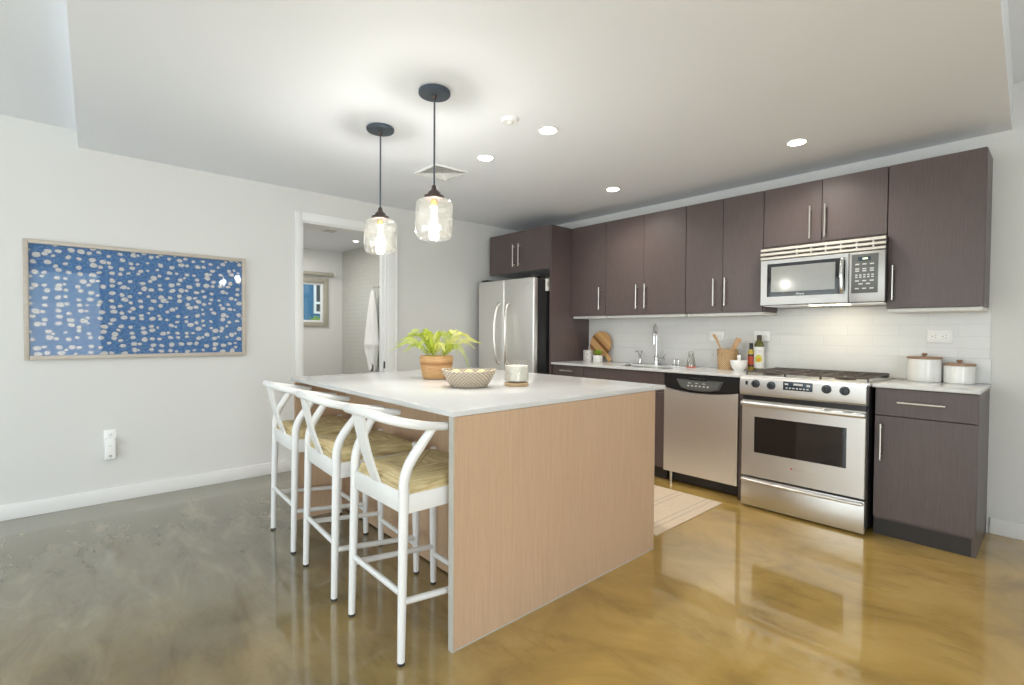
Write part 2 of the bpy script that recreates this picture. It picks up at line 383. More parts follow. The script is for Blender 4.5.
# artwork: pale pebbles scattered over mottled blue
q = NM('blue_pebble_artwork'); tc = q.new('ShaderNodeTexCoord'); sp = q.new('ShaderNodeSeparateXYZ'); q.ln(tc.outputs['Object'], sp.inputs[0])
cb = q.new('ShaderNodeCombineXYZ'); q.ln(sp.outputs['Y'], cb.inputs['X']); q.ln(q.math('MULTIPLY', sp.outputs['Z'], 1.25), cb.inputs['Y'])
nv = q.new('ShaderNodeTexNoise'); nv.inputs['Scale'].default_value = 14; q.ln(cb.outputs[0], nv.inputs['Vector'])
mxv = q.new('ShaderNodeMix', data_type='RGBA', blend_type='LINEAR_LIGHT'); mxv.inputs['Factor'].default_value = 0.014
q.ln(cb.outputs[0], mxv.inputs[6]); q.ln(nv.outputs['Color'], mxv.inputs[7])
vo = q.new('ShaderNodeTexVoronoi', voronoi_dimensions='2D'); vo.inputs['Scale'].default_value = 17.5; vo.inputs['Randomness'].default_value = 0.72; q.ln(mxv.outputs[2], vo.inputs['Vector'])
sc = q.new('ShaderNodeSeparateColor'); q.ln(vo.outputs['Color'], sc.inputs[0])
thr = q.math('ADD', q.math('MULTIPLY', sc.outputs['Red'], 0.17), 0.17)
peb = q.math('LESS_THAN', vo.outputs['Distance'], thr)
rim = q.math('MULTIPLY', q.math('LESS_THAN', vo.outputs['Distance'], q.math('ADD', thr, 0.07)), q.math('SUBTRACT', 1.0, peb))
fn = q.noise(cb.outputs[0], 70, 5, 0.75); bn = q.noise(cb.outputs[0], 3, 3)
blue = q.ramp(fn, [(0.34, (0.012, 0.04, 0.11)), (0.5, (0.055, 0.155, 0.33)), (0.66, (0.22, 0.36, 0.50))])
blue = q.mix(q.math('MULTIPLY', bn, 0.5), blue, (0.03, 0.16, 0.40))
cream = q.ramp(q.noise(cb.outputs[0], 90, 2), [(0.3, (0.50, 0.46, 0.40)), (0.6, (0.68, 0.66, 0.61))])
col = q.mix(peb, q.mix(q.math('MULTIPLY', rim, 0.35), blue, (0.30, 0.24, 0.20)), cream)
q.set(color=col, rough=0.6); M['art'] = q.m
# rug: cream weave with thin grey stripes
q = NM('cream_striped_rug'); tc = q.new('ShaderNodeTexCoord'); sp = q.new('ShaderNodeSeparateXYZ'); q.ln(tc.outputs['Object'], sp.inputs[0])
fr = q.math('FRACT', q.math('MULTIPLY', sp.outputs['X'], 4.4)); l1 = q.math('LESS_THAN', q.math('ABSOLUTE', q.math('SUBTRACT', fr, 0.32)), 0.018); l2 = q.math('LESS_THAN', q.math('ABSOLUTE', q.math('SUBTRACT', fr, 0.52)), 0.018)
wv = q.noise(q.coords((1, 1, 1)), 160, 3)
col = q.mix(q.math('MULTIPLY', q.math('ADD', l1, l2), 0.55), q.ramp(wv, [(0.3, (0.60, 0.46, 0.32)), (0.7, (0.76, 0.63, 0.48))]), (0.33, 0.28, 0.25))
q.set(color=col, rough=0.9); q.bump(wv, 0.5, 0.004); M['rug'] = q.m
q = NM('terry_towel'); n = q.noise(q.coords(), 260, 3); q.set(color=(0.84, 0.84, 0.82), rough=0.95, sheen=0.3); q.bump(n, 0.5, 0.003); M['towel'] = q.m
# striped cutting board
q = NM('striped_acacia'); tc = q.new('ShaderNodeTexCoord'); mp = q.new('ShaderNodeMapping'); mp.inputs['Rotation'].default_value = (0, math.radians(-38), 0); q.ln(tc.outputs['Object'], mp.inputs[0])
sp = q.new('ShaderNodeSeparateXYZ'); q.ln(mp.outputs[0], sp.inputs[0])
n1 = q.new('ShaderNodeTexWhiteNoise', noise_dimensions='1D'); q.ln(q.math('FLOOR', q.math('MULTIPLY', sp.outputs['Z'], 30)), n1.inputs['W'])
col = q.ramp(n1.outputs['Value'], [(0.1, (0.22, 0.09, 0.03)), (0.45, (0.48, 0.25, 0.09)), (0.9, (0.62, 0.37, 0.16))]); q.set(color=col, rough=0.45); M['board'] = q.m
q = NM('patterned_white_cup'); tc = q.new('ShaderNodeTexCoord'); vo = q.new('ShaderNodeTexVoronoi'); vo.inputs['Scale'].default_value = 110; q.ln(tc.outputs['Object'], vo.inputs['Vector'])
q.set(color=q.ramp(vo.outputs['Distance'], [(0.25, (0.78, 0.76, 0.73)), (0.5, (0.40, 0.38, 0.36))]), rough=0.5); M['cup'] = q.m
M['olive'] = plain('olive_green_glass', (0.09, 0.10, 0.015), 0.08, coat=0.5)
M['gold'] = plain('golden_oil', (0.50, 0.36, 0.05), 0.1, coat=0.4)
M['label'] = plain('white_label', (0.80, 0.80, 0.77), 0.5)
M['avo'] = plain('avocado_yellow_green', (0.60, 0.58, 0.05), 0.5); M['avopit'] = plain('avocado_orange_pit', (0.72, 0.30, 0.03), 0.5)
M['redlabel'] = plain('red_label', (0.50, 0.07, 0.025), 0.5)
M['clearwhite'] = thin_glass('frosted_clear', (0.90, 0.90, 0.88), 0.2)
M['slat'] = plain('cream_vent_slat', (0.66, 0.63, 0.57), 0.35, 0.35)

# ------------------------------------------------------------------ the room
WX, YW, ZC = -4.543, 4.28, 2.478
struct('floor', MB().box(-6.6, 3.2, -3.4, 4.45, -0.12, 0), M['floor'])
D0, D1, DH = 1.572, 2.405, 2.208          # doorway to the bathroom
m = MB(); m.box(WX - .14, WX, -3.4, D0, 0, 2.9); m.box(WX - .14, WX, D1, YW, 0, 2.9); m.box(WX - .14, WX, D0, D1, DH, 2.9)
struct('wall_left', m, M['wall'])
struct('wall_back', MB().box(WX - .14, 3.2, YW, YW + .15, 0, 2.9), M['wall'])
# rear wall: wide glazed opening; side wall: glass door and a window
m = MB(); m.box(WX, -4.25, -3.4, -3.25, 0, 2.9); m.box(1.05, 3.0, -3.4, -3.25, 0, 2.9); m.box(-4.25, 1.05, -3.4, -3.25, 2.4, 2.9)
struct('wall_rear', m, M['wall'])
m = MB(); m.box(3.0, 3.2, -3.4, -2.35, 0, 2.9); m.box(3.0, 3.2, .55, 1.75, 0, 2.9); m.box(3.0, 3.2, 3.0, YW, 0, 2.9)
m.box(3.0, 3.2, -2.35, .55, 2.4, 2.9); m.box(3.0, 3.2, 1.75, 3.0, 0, .95); m.box(3.0, 3.2, 1.75, 3.0, 2.0, 2.9)
struct('wall_right', m, M['wall'])
def frame_y(name, x0, x1, z0, z1, y, bars):
    m = MB(); t = .05
    m.box(x0, x0 + t, y - .04, y + .04, z0, z1); m.box(x1 - t, x1, y - .04, y + .04, z0, z1); m.box(x0 + t, x1 - t, y - .04, y + .04, z0, z0 + t); m.box(x0 + t, x1 - t, y - .04, y + .04, z1 - t, z1)
    for b in bars: m.box(b - .03, b + .03, y - .035, y + .035, z0 + t, z1 - t)
    o = struct(name, m, M['dark']); p = MB().box(x0 + t, x1 - t, y - .004, y + .004, z0 + t, z1 - t).build('window_pane', M['pane'], o)
    return o
frame_y('window_2', -4.25, 1.05, 0.0, 2.4, -3.32, (-2.9, -1.6, -.3))
def frame_x(name, y0, y1, z0, z1, x, bars):
    m = MB(); t = .05
    m.box(x - .04, x + .04, y0, y0 + t, z0, z1); m.box(x - .04, x + .04, y1 - t, y1, z0, z1); m.box(x - .04, x + .04, y0 + t, y1 - t, z0, z0 + t); m.box(x - .04, x + .04, y0 + t, y1 - t, z1 - t, z1)
    for b in bars: m.box(x - .035, x + .035, b - .03, b + .03, z0 + t, z1 - t)
    o = struct(name, m, M['dark']); MB().box(x - .004, x + .004, y0 + t, y1 - t, z0 + t, z1 - t).build('window_pane', M['pane'], o)
    return o
frame_x('window_3', -2.35, .55, 0.0, 2.4, 3.1, (-.9,)); frame_x('window_4', 1.75, 3.0, .95, 2.0, 3.1, (2.4,))
# ceilings: a dropped plane over the kitchen and higher planes around it
struct('ceiling_kitchen', MB().prism([(WX, .081), (-.100, -.066), (-.238, YW), (WX, YW)], 'z', ZC, 3.0), M['ceil'])
struct('ceiling_entry', MB().prism([(WX, -3.25), (-.100, -3.25), (-.100, -.066), (WX, .081)], 'z', 2.592, 3.0), M['ceil'])
struct('ceiling_side', MB().prism([(-.100, -3.25), (3.0, -3.25), (3.0, YW), (-.238, YW), (-.100, -.066)], 'z', 2.752, 3.0), M['ceil'])
m = MB(); m.box(WX, WX + .014, -3.2, 1.51, 0, .1, .003); m.box(WX, WX + .014, 2.51, 3.5, 0, .1, .003); struct('baseboard_left', m, M['trim'])
struct('baseboard_back', MB().box(-.29, 3.0, YW - .014, YW, 0, .1, .003), M['trim'])
# doorway casing and jamb
m = MB()
m.box(WX, WX + .018, D0 - .062, D0, 0, DH + .075, .003); m.box(WX, WX + .018, D1, D1 + .105, 0, DH + .075, .003); m.box(WX, WX + .018, D0, D1, DH, DH + .075, .003)
m.box(WX + .0, WX + .024, D1 + .085, D1 + .105, 0, DH + .075, .003)
struct('trim_1', m, M['trim'])
m = MB(); m.box(WX - .14, WX, D1 - .014, D1, 0, DH); m.box(WX - .14, WX, D0, D0 + .014, 0, DH); m.box(WX - .14, WX, D0 + .014, D1 - .014, DH - .014, DH)
m.box(WX - .09, WX - .055, D1 - .026, D1 - .014, 0, DH - .014)
tj = struct('trim_2', m, M['trim'])
MB().box(WX - .045, WX - .015, D1 - .0165, D1 - .0135, .86, .93).build('strike_plate', M['dark'], tj)
# the bathroom beyond the doorway
BX, BY, BZ = -6.3, 2.69, 2.25
W0, W1, WZ0, WZ1 = 1.85, 2.505, 1.285, 1.895
m = MB(); m.box(BX - .15, BX, .6, W0, 0, 2.4); m.box(BX - .15, BX, W1, BY, 0, 2.4); m.box(BX - .15, BX, W0, W1, 0, WZ0); m.box(BX - .15, BX, W0, W1, WZ1, 2.4)
struct('wall_bathroom_far', m, M['wall'])
struct('wall_bathroom_side', MB().box(BX - .15, WX - .14, BY, BY + .12, 0, 2.4), M['bathtile'])
struct('wall_bathroom_near', MB().box(BX - .15, WX - .14, .48, .6, 0, 2.4), M['wall'])
struct('ceiling_bathroom', MB().box(BX - .15, WX - .14, .6, BY, BZ, 2.4), M['ceil'])
m = MB(); t = .055
m.box(BX - .06, BX + .02, W0, W0 + t, WZ0, WZ1, .004); m.box(BX - .06, BX + .02, W1 - t, W1, WZ0, WZ1, .004); m.box(BX - .06, BX + .02, W0 + t, W1 - t, WZ0, WZ0 + t, .004); m.box(BX - .06, BX + .02, W0 + t, W1 - t, WZ1 - t, WZ1, .004)
win = struct('window_1', m, M['beige'])
m = MB(); a0, a1, b0, b1 = W0 + t, W1 - t, WZ0 + t, WZ1 - t; t2 = .028
m.box(BX - .05, BX - .01, a0, a0 + t2, b0, b1, .003); m.box(BX - .05, BX - .01, a1 - t2, a1, b0, b1, .003); m.box(BX - .05, BX - .01, a0 + t2, a1 - t2, b0, b0 + t2, .003); m.box(BX - .05, BX - .01, a0 + t2, a1 - t2, b1 - t2, b1, .003)
m.build('window_sash', M['trim'], win)
MB().box(BX - .034, BX - .028, a0 + t2, a1 - t2, b0 + t2, b1 - t2).build('window_pane', M['pane'], win)
rb = thing('roller_blind', 'rolled up pale window blind fixed over the small bathroom window', 'blind', (BX + .06, 2.2, 1.92))
MB().tube([(BX + .045, 1.80, 1.945), (BX + .045, 2.56, 1.945)], .024, 16).build('roller_tube', M['beige'], rb)
for y_ in (2.56, 1.788): MB().box(BX, BX + .075, y_, y_ + .012, 1.915, 1.975, .003).build('bracket', M['trim'], rb)
# neighbouring blue building and shrub outside that window
nb = thing('neighbour_house', 'teal blue house wall seen through the small bathroom window', 'house', (-9.5, 3.4, -1))
m = MB(); m.box(-9.9, -9.5, 3.42, 6.5, -1, 3.6); m.build('house_wall', M['bluebuilding'], nb)
MB().box(-9.9, -9.5, .5, 3.419, -1, 1.93).build('garden_wall', M['bluebuilding'], nb)
m = MB(); m.box(-9.5, -9.46, 3.50, 3.85, 1.56, 1.60); m.box(-9.5, -9.46, 3.50, 3.54, 1.60, 2.2); m.box(-9.5, -9.46, 3.54, 3.85, 1.74, 1.78); m.build('window_frame', M['trim'], nb)
MB().box(-9.5, -9.48, 3.54, 4.4, 1.60, 2.2).build('window_pane', M['black'], nb)
sh = MB(); rnd = random.Random(4)
for i in range(420):
    c = Vector((-8.7 + rnd.gauss(0, .10), 3.27 + rnd.gauss(0, .10), 1.22 + rnd.gauss(0, .12)))
    d = Vector((rnd.uniform(-1, 1), rnd.uniform(-1, 1), rnd.uniform(-.6, 1))).normalized(); e = d.cross(Vector((rnd.random(), rnd.random(), rnd.random()))).normalized()
    vs = [sh.bm.verts.new(c + d * a * .09 + e * b * .03) for a, b in ((0, 0), (.5, 1), (1, 0), (.5, -1))]; sh.bm.faces.new(vs)
sb = thing('garden_shrub', 'bright green shrub outside the small bathroom window', 'shrub', (-8.7, 3.27, -.5))
sh.build('foliage', M['succ'], sb); MB().tube([(-8.7, 3.27, -.5), (-8.7, 3.27, 1.2)], .03).build('stem', M['lid'], sb)
struct('ground_outside', MB().box(-14, -6.5, -4, 9, -1.2, -.5), M['beige'])
# bathroom ceiling fittings
bv = thing('bathroom_ceiling_vent', 'white slotted vent on the bathroom ceiling just inside the doorway', 'vent', (-4.95, 1.85, BZ))
MB().box(-5.02, -4.74, 1.66, 2.08, BZ - .02, BZ, .004).build('vent_cover', M['trim'], bv)
m = MB()
for i in range(4): m.box(-4.98 + .06 * i, -4.945 + .06 * i, 1.92, 2.03, BZ - .0225, BZ - .0195)
m.build('vent_slots', M['edge'], bv)
bl = thing('bathroom_downlight', 'small round light in the bathroom ceiling', 'ceiling light', (-5.367, 2.45, BZ))
MB().lathe([(.045, -.006), (.045, 0)], (-5.367, 2.45, BZ), 24).build('trim_ring', M['trim'], bl)
MB().lathe([(.026, -.008), (.026, -.005)], (-5.367, 2.45, BZ), 24).build('lens', M['lens'], bl)
area('bathroom_lamp', (-5.5, 1.7, BZ - .03), (0, 0, 0), .9, .9, 16, (1, .97, .92))
# towel on a hook
tw = thing('bath_towel', 'white bath towel hanging in folds from a hook on the bathroom tile', 'towel', (-5.27, 2.63, .78))
m = MB(); secs = [(1.70, .018, .018, 0, -5.275), (1.66, .035, .026, .2, -5.278), (1.55, .058, .03, .5, -5.285), (1.40, .085, .034, .8, -5.295), (1.25, .110, .036, 1.0, -5.305), (1.1, .135, .038, 1.1, -5.312), (1.095, .138, .040, 1.1, -5.312), (1.06, .140, .040, 1.2, -5.312), (1.055, .138, .037, 1.2, -5.312), (1.0, .128, .038, 1.3, -5.308), (.92, .095, .034, 1.4, -5.295), (.86, .072, .03, 1.5, -5.278), (.82, .045, .024, 1.5, -5.262)]
rings = []
for z, w_, d_, k, cx in secs:
    pts = []
    for i in range(48):
        a = 2 * math.pi * i / 48
        fold = 1 + .22 * k * math.sin(5 * a + z * 3) * .6
        pts.append((cx + w_ * math.cos(a), 2.625 - .01 + d_ * math.sin(a) * fold + .008 * k * math.sin(math.cos(a) * 9 + z * 4), z + (.05 * math.sin(math.cos(a) * 4 + 1) if z < .9 else 0)))
    rings.append(m.ring([(cx + (p[0] - cx) * 1.22, p[1], p[2]) for p in pts]))
for a, b in zip(rings, rings[1:]): m.bridge(a, b)
m.bm.faces.new(rings[0]); m.bm.faces.new(rings[-1][::-1]); m.build('towel_cloth', M['towel'], tw, ang=80)
hk = thing('towel_hook', 'chrome hook on the bathroom tile holding the white towel', 'hook', (-5.27, BY, 1.71))
m = MB(); m.lathe([(.02, 0), (.02, .006)], (0, 0, 0), 20).xf(Matrix.Translation((-5.27, BY, 1.735)) @ Matrix.Rotation(math.radians(90), 4, 'X'))
m.tube([(-5.27, BY - .005, 1.735), (-5.27, BY - .05, 1.73), (-5.27, BY - .065, 1.72), (-5.27, BY - .07, 1.74)], .006, 10); m.build('hook_arm', M['chrome'], hk)

# ------------------------------------------------------------------ kitchen cabinets
YB, YU = 3.702, 3.972      # faces of the base and wall cabinet fronts
def bar(m, p0, p1, out=(0, -1, 0), r=.0058, off=.032, inset=.022):
    p0 = Vector(p0); p1 = Vector(p1); o = Vector(out) * off; d = (p1 - p0).normalized()
    m.cyl(p0 + o, p1 + o, r, 14)
    for p in (p0 + d * inset, p1 - d * inset): m.cyl(p, p + o, r * .75, 10)
    return m
def vhandle(x, y, z0, z1, par, name='handle'): return bar(MB(), (x, y, z0), (x, y, z1)).build(name, M['nickel'], par)
def hhandle(x0, x1, y, z, par, name='handle'): return bar(MB(), (x0, y, z), (x1, y, z)).build(name, M['nickel'], par)
def wall_cabinet(x0, x1, z0, z1, doors, hx, hz, label, right_end=False, yf=YU, yb=YW - .001, name='wall_cabinet'):
    t = thing(name, label, 'cabinet', ((x0 + x1) / 2, (yf + yb) / 2, z0), 0, 'dark wall cabinets')
    m = MB(); m.box(x0, x0 + .018, yf + .022, yb, z0, z1); m.box(x1 - .018, x1, yf + .022, yb, z0, z1); m.box(x0 + .018, x1 - .018, yf + .022, yb, z1 - .018, z1); m.box(x0 + .018, x1 - .018, yb - .012, yb, z0 + .02, z1 - .018)
    m.build('carcass', M['cab'], t)
    MB().box(x0 + .004, x1 - .006, yf + .030, yb - .012, z0 - (.024 if z0 < 1.6 else 0), z0 - .0005 if z0 < 1.6 else z0 + .018, .003, 1).build('bottom_panel', M['cabin'], t)
    es = [x0] + doors + [x1]
    for i in range(len(es) - 1):
        d = MB().box(es[i] + .0015, es[i + 1] - .0015, yf, yf + .02, z0, z1, .0012, 1).build('door', M['cab'], t)
        vhandle(hx[i], yf, hz[0], hz[1], d)
    return t
ZU0, ZU1, g = 1.402, 2.322, .001
wall_cabinet(-3.485, -3.039 - g, ZU0, ZU1, [], [-3.10], (1.462, 1.682), 'narrow one-door dark wall cabinet next to the tall fridge side panel')
wall_cabinet(-3.039 + g, -2.189 - g, ZU0, ZU1, [-2.606], [-2.670, -2.578], (1.460, 1.682), 'two-door dark wall cabinet over the sink and faucet')
wall_cabinet(-2.189 + g, -1.552 - g, ZU0, ZU1, [-1.866], [-1.930, -1.836], (1.458, 1.680), 'two-door dark wall cabinet over the wicker utensil crock')
wall_cabinet(-1.552 + g, -.782 - g, 1.886, ZU1, [-1.161], [-1.228, -1.134], (1.912, 2.142), 'short two-door dark wall cabinet above the microwave')
wall_cabinet(-.782 + g, -.318, ZU0, ZU1, [], [-.746], (1.455, 1.676), 'wide one-door dark wall cabinet above the two white canisters', True)
# fridge surround
FT = thing('tall_side_panel', 'tall dark panel between the fridge and the counter', 'panel', (-3.497, 3.97, 0))
MB().box(-3.508, -3.487, 3.664, YW - .001, 0, ZU1, .001, 1).build('panel_board', M['cab'], FT)
wall_cabinet(-4.462, -3.51, 1.884, ZU1, [-3.99], [-4.037, -3.948], (1.945, 2.185), 'two-door dark cabinet above the steel fridge', yf=3.664, name='fridge_cabinet')

def base_cab(x0, x1, label, drawers, doors, side=False):
    t = thing('base_cabinet', label, 'cabinet', ((x0 + x1) / 2, 4.0, 0), 0, 'dark base cabinets')
    m = MB(); m.box(x0, x0 + .018, YB + .022, YW - .002, .1, .9095); m.box(x1 - .018, x1, YB + .0205, YW - .002, 0 if side else .1, .9095); m.box(x0 + .018, x1 - .018, YB + .022, YW - .002, .1, .118); m.box(x0 + .018, x1 - .018, YW - .02, YW - .002, .118, .9095)
    m.box(x0 + .018, x1 - .018, YB + .022, YB + .04, .86, .9095)
    m.build('carcass', M['cab'], t)
    MB().box(x0, x1 - (.018 if side else 0), YB + .025 if side else YB + .06, YB + .043 if side else YB + .078, 0, .099).build('toe_kick', M['kick'], t)
    return t
DX = -2.216
c1 = base_cab(-3.484, -3.087, 'narrow dark base cabinet with a drawer next to the fridge panel', 1, 1)
d = MB().box(-3.483, -3.088, YB, YB + .02, .735, .905, .0012, 1).build('drawer', M['cab'], c1); hhandle(-3.365, -3.20, YB, .855, d)
d = MB().box(-3.483, -3.088, YB, YB + .02, .115, .732, .0012, 1).build('door', M['cab'], c1); vhandle(-3.13, YB, .48, .69, d)
c2 = base_cab(-3.085, DX, 'wide dark base cabinet below the sink beside the dishwasher', 1, 2)
MB().box(-3.084, DX - .001, YB, YB + .02, .735, .905, .0012, 1).build('false_front', M['cab'], c2)
d = MB().box(-3.084, -2.652, YB, YB + .02, .115, .732, .0012, 1).build('door', M['cab'], c2); vhandle(-2.69, YB, .48, .69, d)
d = MB().box(-2.649, DX - .001, YB, YB + .02, .115, .732, .0012, 1).build('door', M['cab'], c2); vhandle(-2.61, YB, .48, .69, d)
c3 = base_cab(-.772, -.305, 'dark base cabinet with one drawer and one door beside the stove', 1, 1, True)
d = MB().box(-.771, -.306, YB - .001, YB + .019, .742, .905, .0012, 1).build('drawer', M['cab'], c3); hhandle(-.658, -.440, YB - .001, .828, d)
d = MB().box(-.771, -.306, YB - .001, YB + .019, .118, .738, .0012, 1).build('door', M['cab'], c3); vhandle(-.736, YB - .001, .470, .690, d)
fp = thing('filler_panel', 'narrow dark upright panel between the dishwasher and the stove', 'panel', (-1.575, 4.0, 0))
MB().box(-1.599, -1.551, YB, YW - .002, 0, .9095, .001, 1).build('panel_board', M['cab'], fp)

# worktops (white stone)
WT, WB_ = .93, .911
SB = [(-2.80, -2.43), (-2.40, -2.24)]; SY0, SY1 = 3.765, 4.07
m = MB(); X0, X1, Y0, Y1 = -3.485, -1.548, 3.672, YW - .002
m.box(X0, SB[0][0], Y0, Y1, WB_, WT); m.box(SB[1][1], X1, Y0, Y1, WB_, WT)
m.box(SB[0][0], SB[1][1], Y0, SY0, WB_, WT); m.box(SB[0][0], SB[1][1], SY1, Y1, WB_, WT); m.box(SB[0][1], SB[1][0], SY0, SY1, WB_, WT)
bmesh.ops.remove_doubles(m.bm, verts=m.bm.verts, dist=1e-5)
wt = thing('countertop', 'long white stone countertop with the sink, between fridge and stove', 'countertop', (-2.5, 3.97, WB_))
m.build('stone_slab', M['quartz'], wt)
for (a, b), w_ in zip(SB, (0, 1)):
    m = MB(); z0 = .72
    m.box(a - .004, a, SY0 - .004, SY1 + .004, z0, WB_ + .004); m.box(b, b + .004, SY0 - .004, SY1 + .004, z0, WB_ + .004); m.box(a, b, SY0 - .004, SY0, z0, WB_ + .004); m.box(a, b, SY1, SY1 + .004, z0, WB_ + .004); m.box(a - .004, b + .004, SY0 - .004, SY1 + .004, z0 - .004, z0)
    m.build('sink_bowl', M['steel'], wt)
wt2 = thing('countertop', 'short white stone countertop with two white canisters', 'countertop', (-.54, 3.97, WB_))
MB().box(-.781, -.297, 3.668, YW - .002, WB_, WT, .002).build('stone_slab', M['quartz'], wt2)
m = MB(); m.box(-3.486, -.301, YW - .019, YW - .0005, WT + .0005, 1.085, .001, 1); struct('trim_3', m, M['marble'])
struct('wall_backsplash', MB().box(-3.486, -.308, YW - .0095, YW, 1.0855, ZU0 + .03), M['tile'])

# ------------------------------------------------------------------ dishwasher
dw = thing('dishwasher', 'stainless steel dishwasher with a black control panel under the counter', 'dishwasher', (-1.908, 4.0, 0))
a, b = -2.210, -1.603
MB().box(a + .006, b - .006, YB + .04, 4.25, .1, .893).build('body', M['black'], dw)
N = 24; top = []
arc = lambda t: .788 - .030 * (1 - (2 * t - 1) ** 2)
poly = [(a, .100), (b, .100)] + [(b + (a - b) * i / N, arc(1 - i / N)) for i in range(N + 1)]
MB().prism(poly, 'y', 3.690, 3.738).build('door', M['steel'], dw)
poly = [(a + (b - a) * i / N, arc(i / N) + .004) for i in range(N + 1)] + [(b, .903), (a, .903)]
cp = MB().prism(poly, 'y', 3.696, 3.738).build('control_panel', M['black'], dw)
pod = MB(); A = [(-2.105, .866), (-1.715, .866), (-1.750, .797), (-1.83, .779), (-1.91, .775), (-1.99, .781), (-2.068, .797)]
Bv = [((x + 1.91) * .93 - 1.91, (z - .822) * .86 + .822) for x, z in A]
r0 = pod.ring([(x, 3.696, z) for x, z in A]); r1 = pod.ring([(x, 3.680, z) for x, z in Bv]); pod.bridge(r0, r1); pod.bm.faces.new(r1)
pd = pod.build('control_pod', M['graypad'], cp)
m = MB()
for i in range(6): m.box(-2.00 + .032 * i, -1.984 + .032 * i, 3.6785, 3.681, .812, .822)
for i in range(3): m.box(-1.995 + .06 * i, -1.972 + .06 * i, 3.6785, 3.681, .836, .842)
m.build('buttons', M['paleprint'], cp)
MB().box(-1.99, -1.85, 3.676, 3.70, .862, .880, .004).build('latch', M['black'], cp)
MB().box(a + .01, b - .01, 3.765, 3.785, .012, .112).build('toe_panel', M['kick'], dw)
MB().cyl((a + .045, 3.735, 0), (a + .045, 3.735, .112), .012).build('leg', M['nickel'], dw); MB().cyl((b - .045, 3.82, 0), (b - .045, 3.82, .112), .013).build('leg', M['nickel'], dw)

# ------------------------------------------------------------------ stove
R0, R1 = -1.541, -.787; RF = 3.602; RC = (R0 + R1) / 2
rg = thing('gas_stove', 'stainless steel gas stove with black grates and an oven window', 'stove', (RC, 3.93, 0))
MB().box(R0 + .002, R1 - .002, RF + .045, 4.225, .035, .915, .003, 1).build('body', M['black'], rg)
for x in (R0 + .04, R1 - .04):
    for y in (RF + .08, 4.18): MB().cyl((x, y, 0), (x, y, .036), .016, 12).build('leg', M['black'], rg)
MB().box(R0 + .001, R1 + .003, RF + .02, 4.23, .915, .938, .004).build('cooktop', M['steelh'], rg)
# control fascia with a rolled lower lip
cp = MB().prism([(RF + .02, .932), (RF - .012, .930), (RF - .026, .915), (RF - .030, .840), (RF - .026, .812), (RF - .012, .800), (RF + .03, .800), (RF + .045, .932)], 'x', R0, R1 - .003).build('control_panel', M['steelh'], rg)
for x, z in ((-1.432, .884), (-1.330, .880), (-1.000, .884), (-.901, .882)):
    k = MB(); k.lathe([(.028, 0), (.027, .006), (.022, .010), (.021, .026), (.018, .029)], (0, 0, 0), 28).xf(Matrix.Translation((x, RF - .027, z)) @ Matrix.Rotation(math.radians(90), 4, 'X'))
    kk = k.build('knob', M['knob'], cp)
    MB().box(x - .005, x + .005, RF - .061, RF - .054, z - .020, z + .020, .002).build('knob_grip', M['black'], kk)
MB().box(-1.502, -1.486, RF - .031, RF - .026, .872, .900, .003).build('light_switch', M['black'], cp)
dp = MB().box(-1.255, -1.078, RF - .0315, RF - .027, .858, .915, .002).build('display', M['display'], cp)
m = MB()
for i in range(7): m.box(-1.238 + .021 * i, -1.225 + .021 * i, RF - .0325, RF - .031, .868, .876)
m.box(-1.19, -1.135, RF - .0325, RF - .031, .892, .905); m.box(-1.243, -1.222, RF - .0325, RF - .031, .892, .902); m.box(-1.112, -1.092, RF - .0325, RF - .031, .888, .902)
m.build('display_print', M['paleprint'], cp)
# oven door with a framed window
od = MB(); x0, x1, z0, z1 = R0 + .006, R1 - .008, .226, .764; wx0, wx1, wz0, wz1 = -1.449, -.893, .398, .650
od.holed(x0, x1, z0, z1, wx0, wx1, wz0, wz1, RF, RF + .04)
odoor = od.build('oven_door', M['steelh'], rg)
MB().box(wx0 - .001, wx1 + .001, RF + .003, RF + .02, wz0 - .001, wz1 + .001).build('oven_window', M['blackgloss'], odoor)
hb = MB().tube(spline([(x0 + .012, RF - .001, .738), (x0 + .04, RF - .026, .740), (RC, RF - .046, .742), (x1 - .04, RF - .026, .740), (x1 - .012, RF - .001, .738)], 10), .0165, 16, flat=.8); hb.build('oven_handle', M['steelh'], odoor)
MB().box(-1.209, -1.201, RF - .002, RF, .322, .335, .002).build('logo_mark', M['redprint'], odoor)
text('logo_lettering', 'Amana', .024, (-1.167, RF - .001, .328), (math.radians(90), 0, 0), M['edge'], odoor, .35)
MB().box(R0 + .01, R1 - .008, RF + .006, RF + .044, .765, .801).build('door_gap', M['black'], rg)
dr = MB().box(x0, x1, RF, RF + .04, .014, .214, .003).build('drawer', M['steelh'], rg)
MB().tube(spline([(x0 + .015, RF, .199), (x0 + .045, RF - .020, .198), (RC, RF - .027, .197), (x1 - .045, RF - .020, .198), (x1 - .015, RF, .199)], 8), .011, 12, flat=1.0).build('drawer_handle', M['steelh'], dr)
MB().box(R0 + .01, R1 - .01, 4.165, 4.2, .938, .968, .006).build('rear_rail', M['knob'], rg)
for x, y, r in ((-1.40, 3.78, .045), (-1.40, 4.03, .038), (-.95, 3.78, .04), (-.95, 4.03, .045), (-1.17, 3.9, .035)):
    MB().lathe([(r + .02, 0), (r + .018, .006), (r, .008), (r, .016), (r * .8, .020)], (x, y, .9375), 28).build('burner', M['iron'], rg)
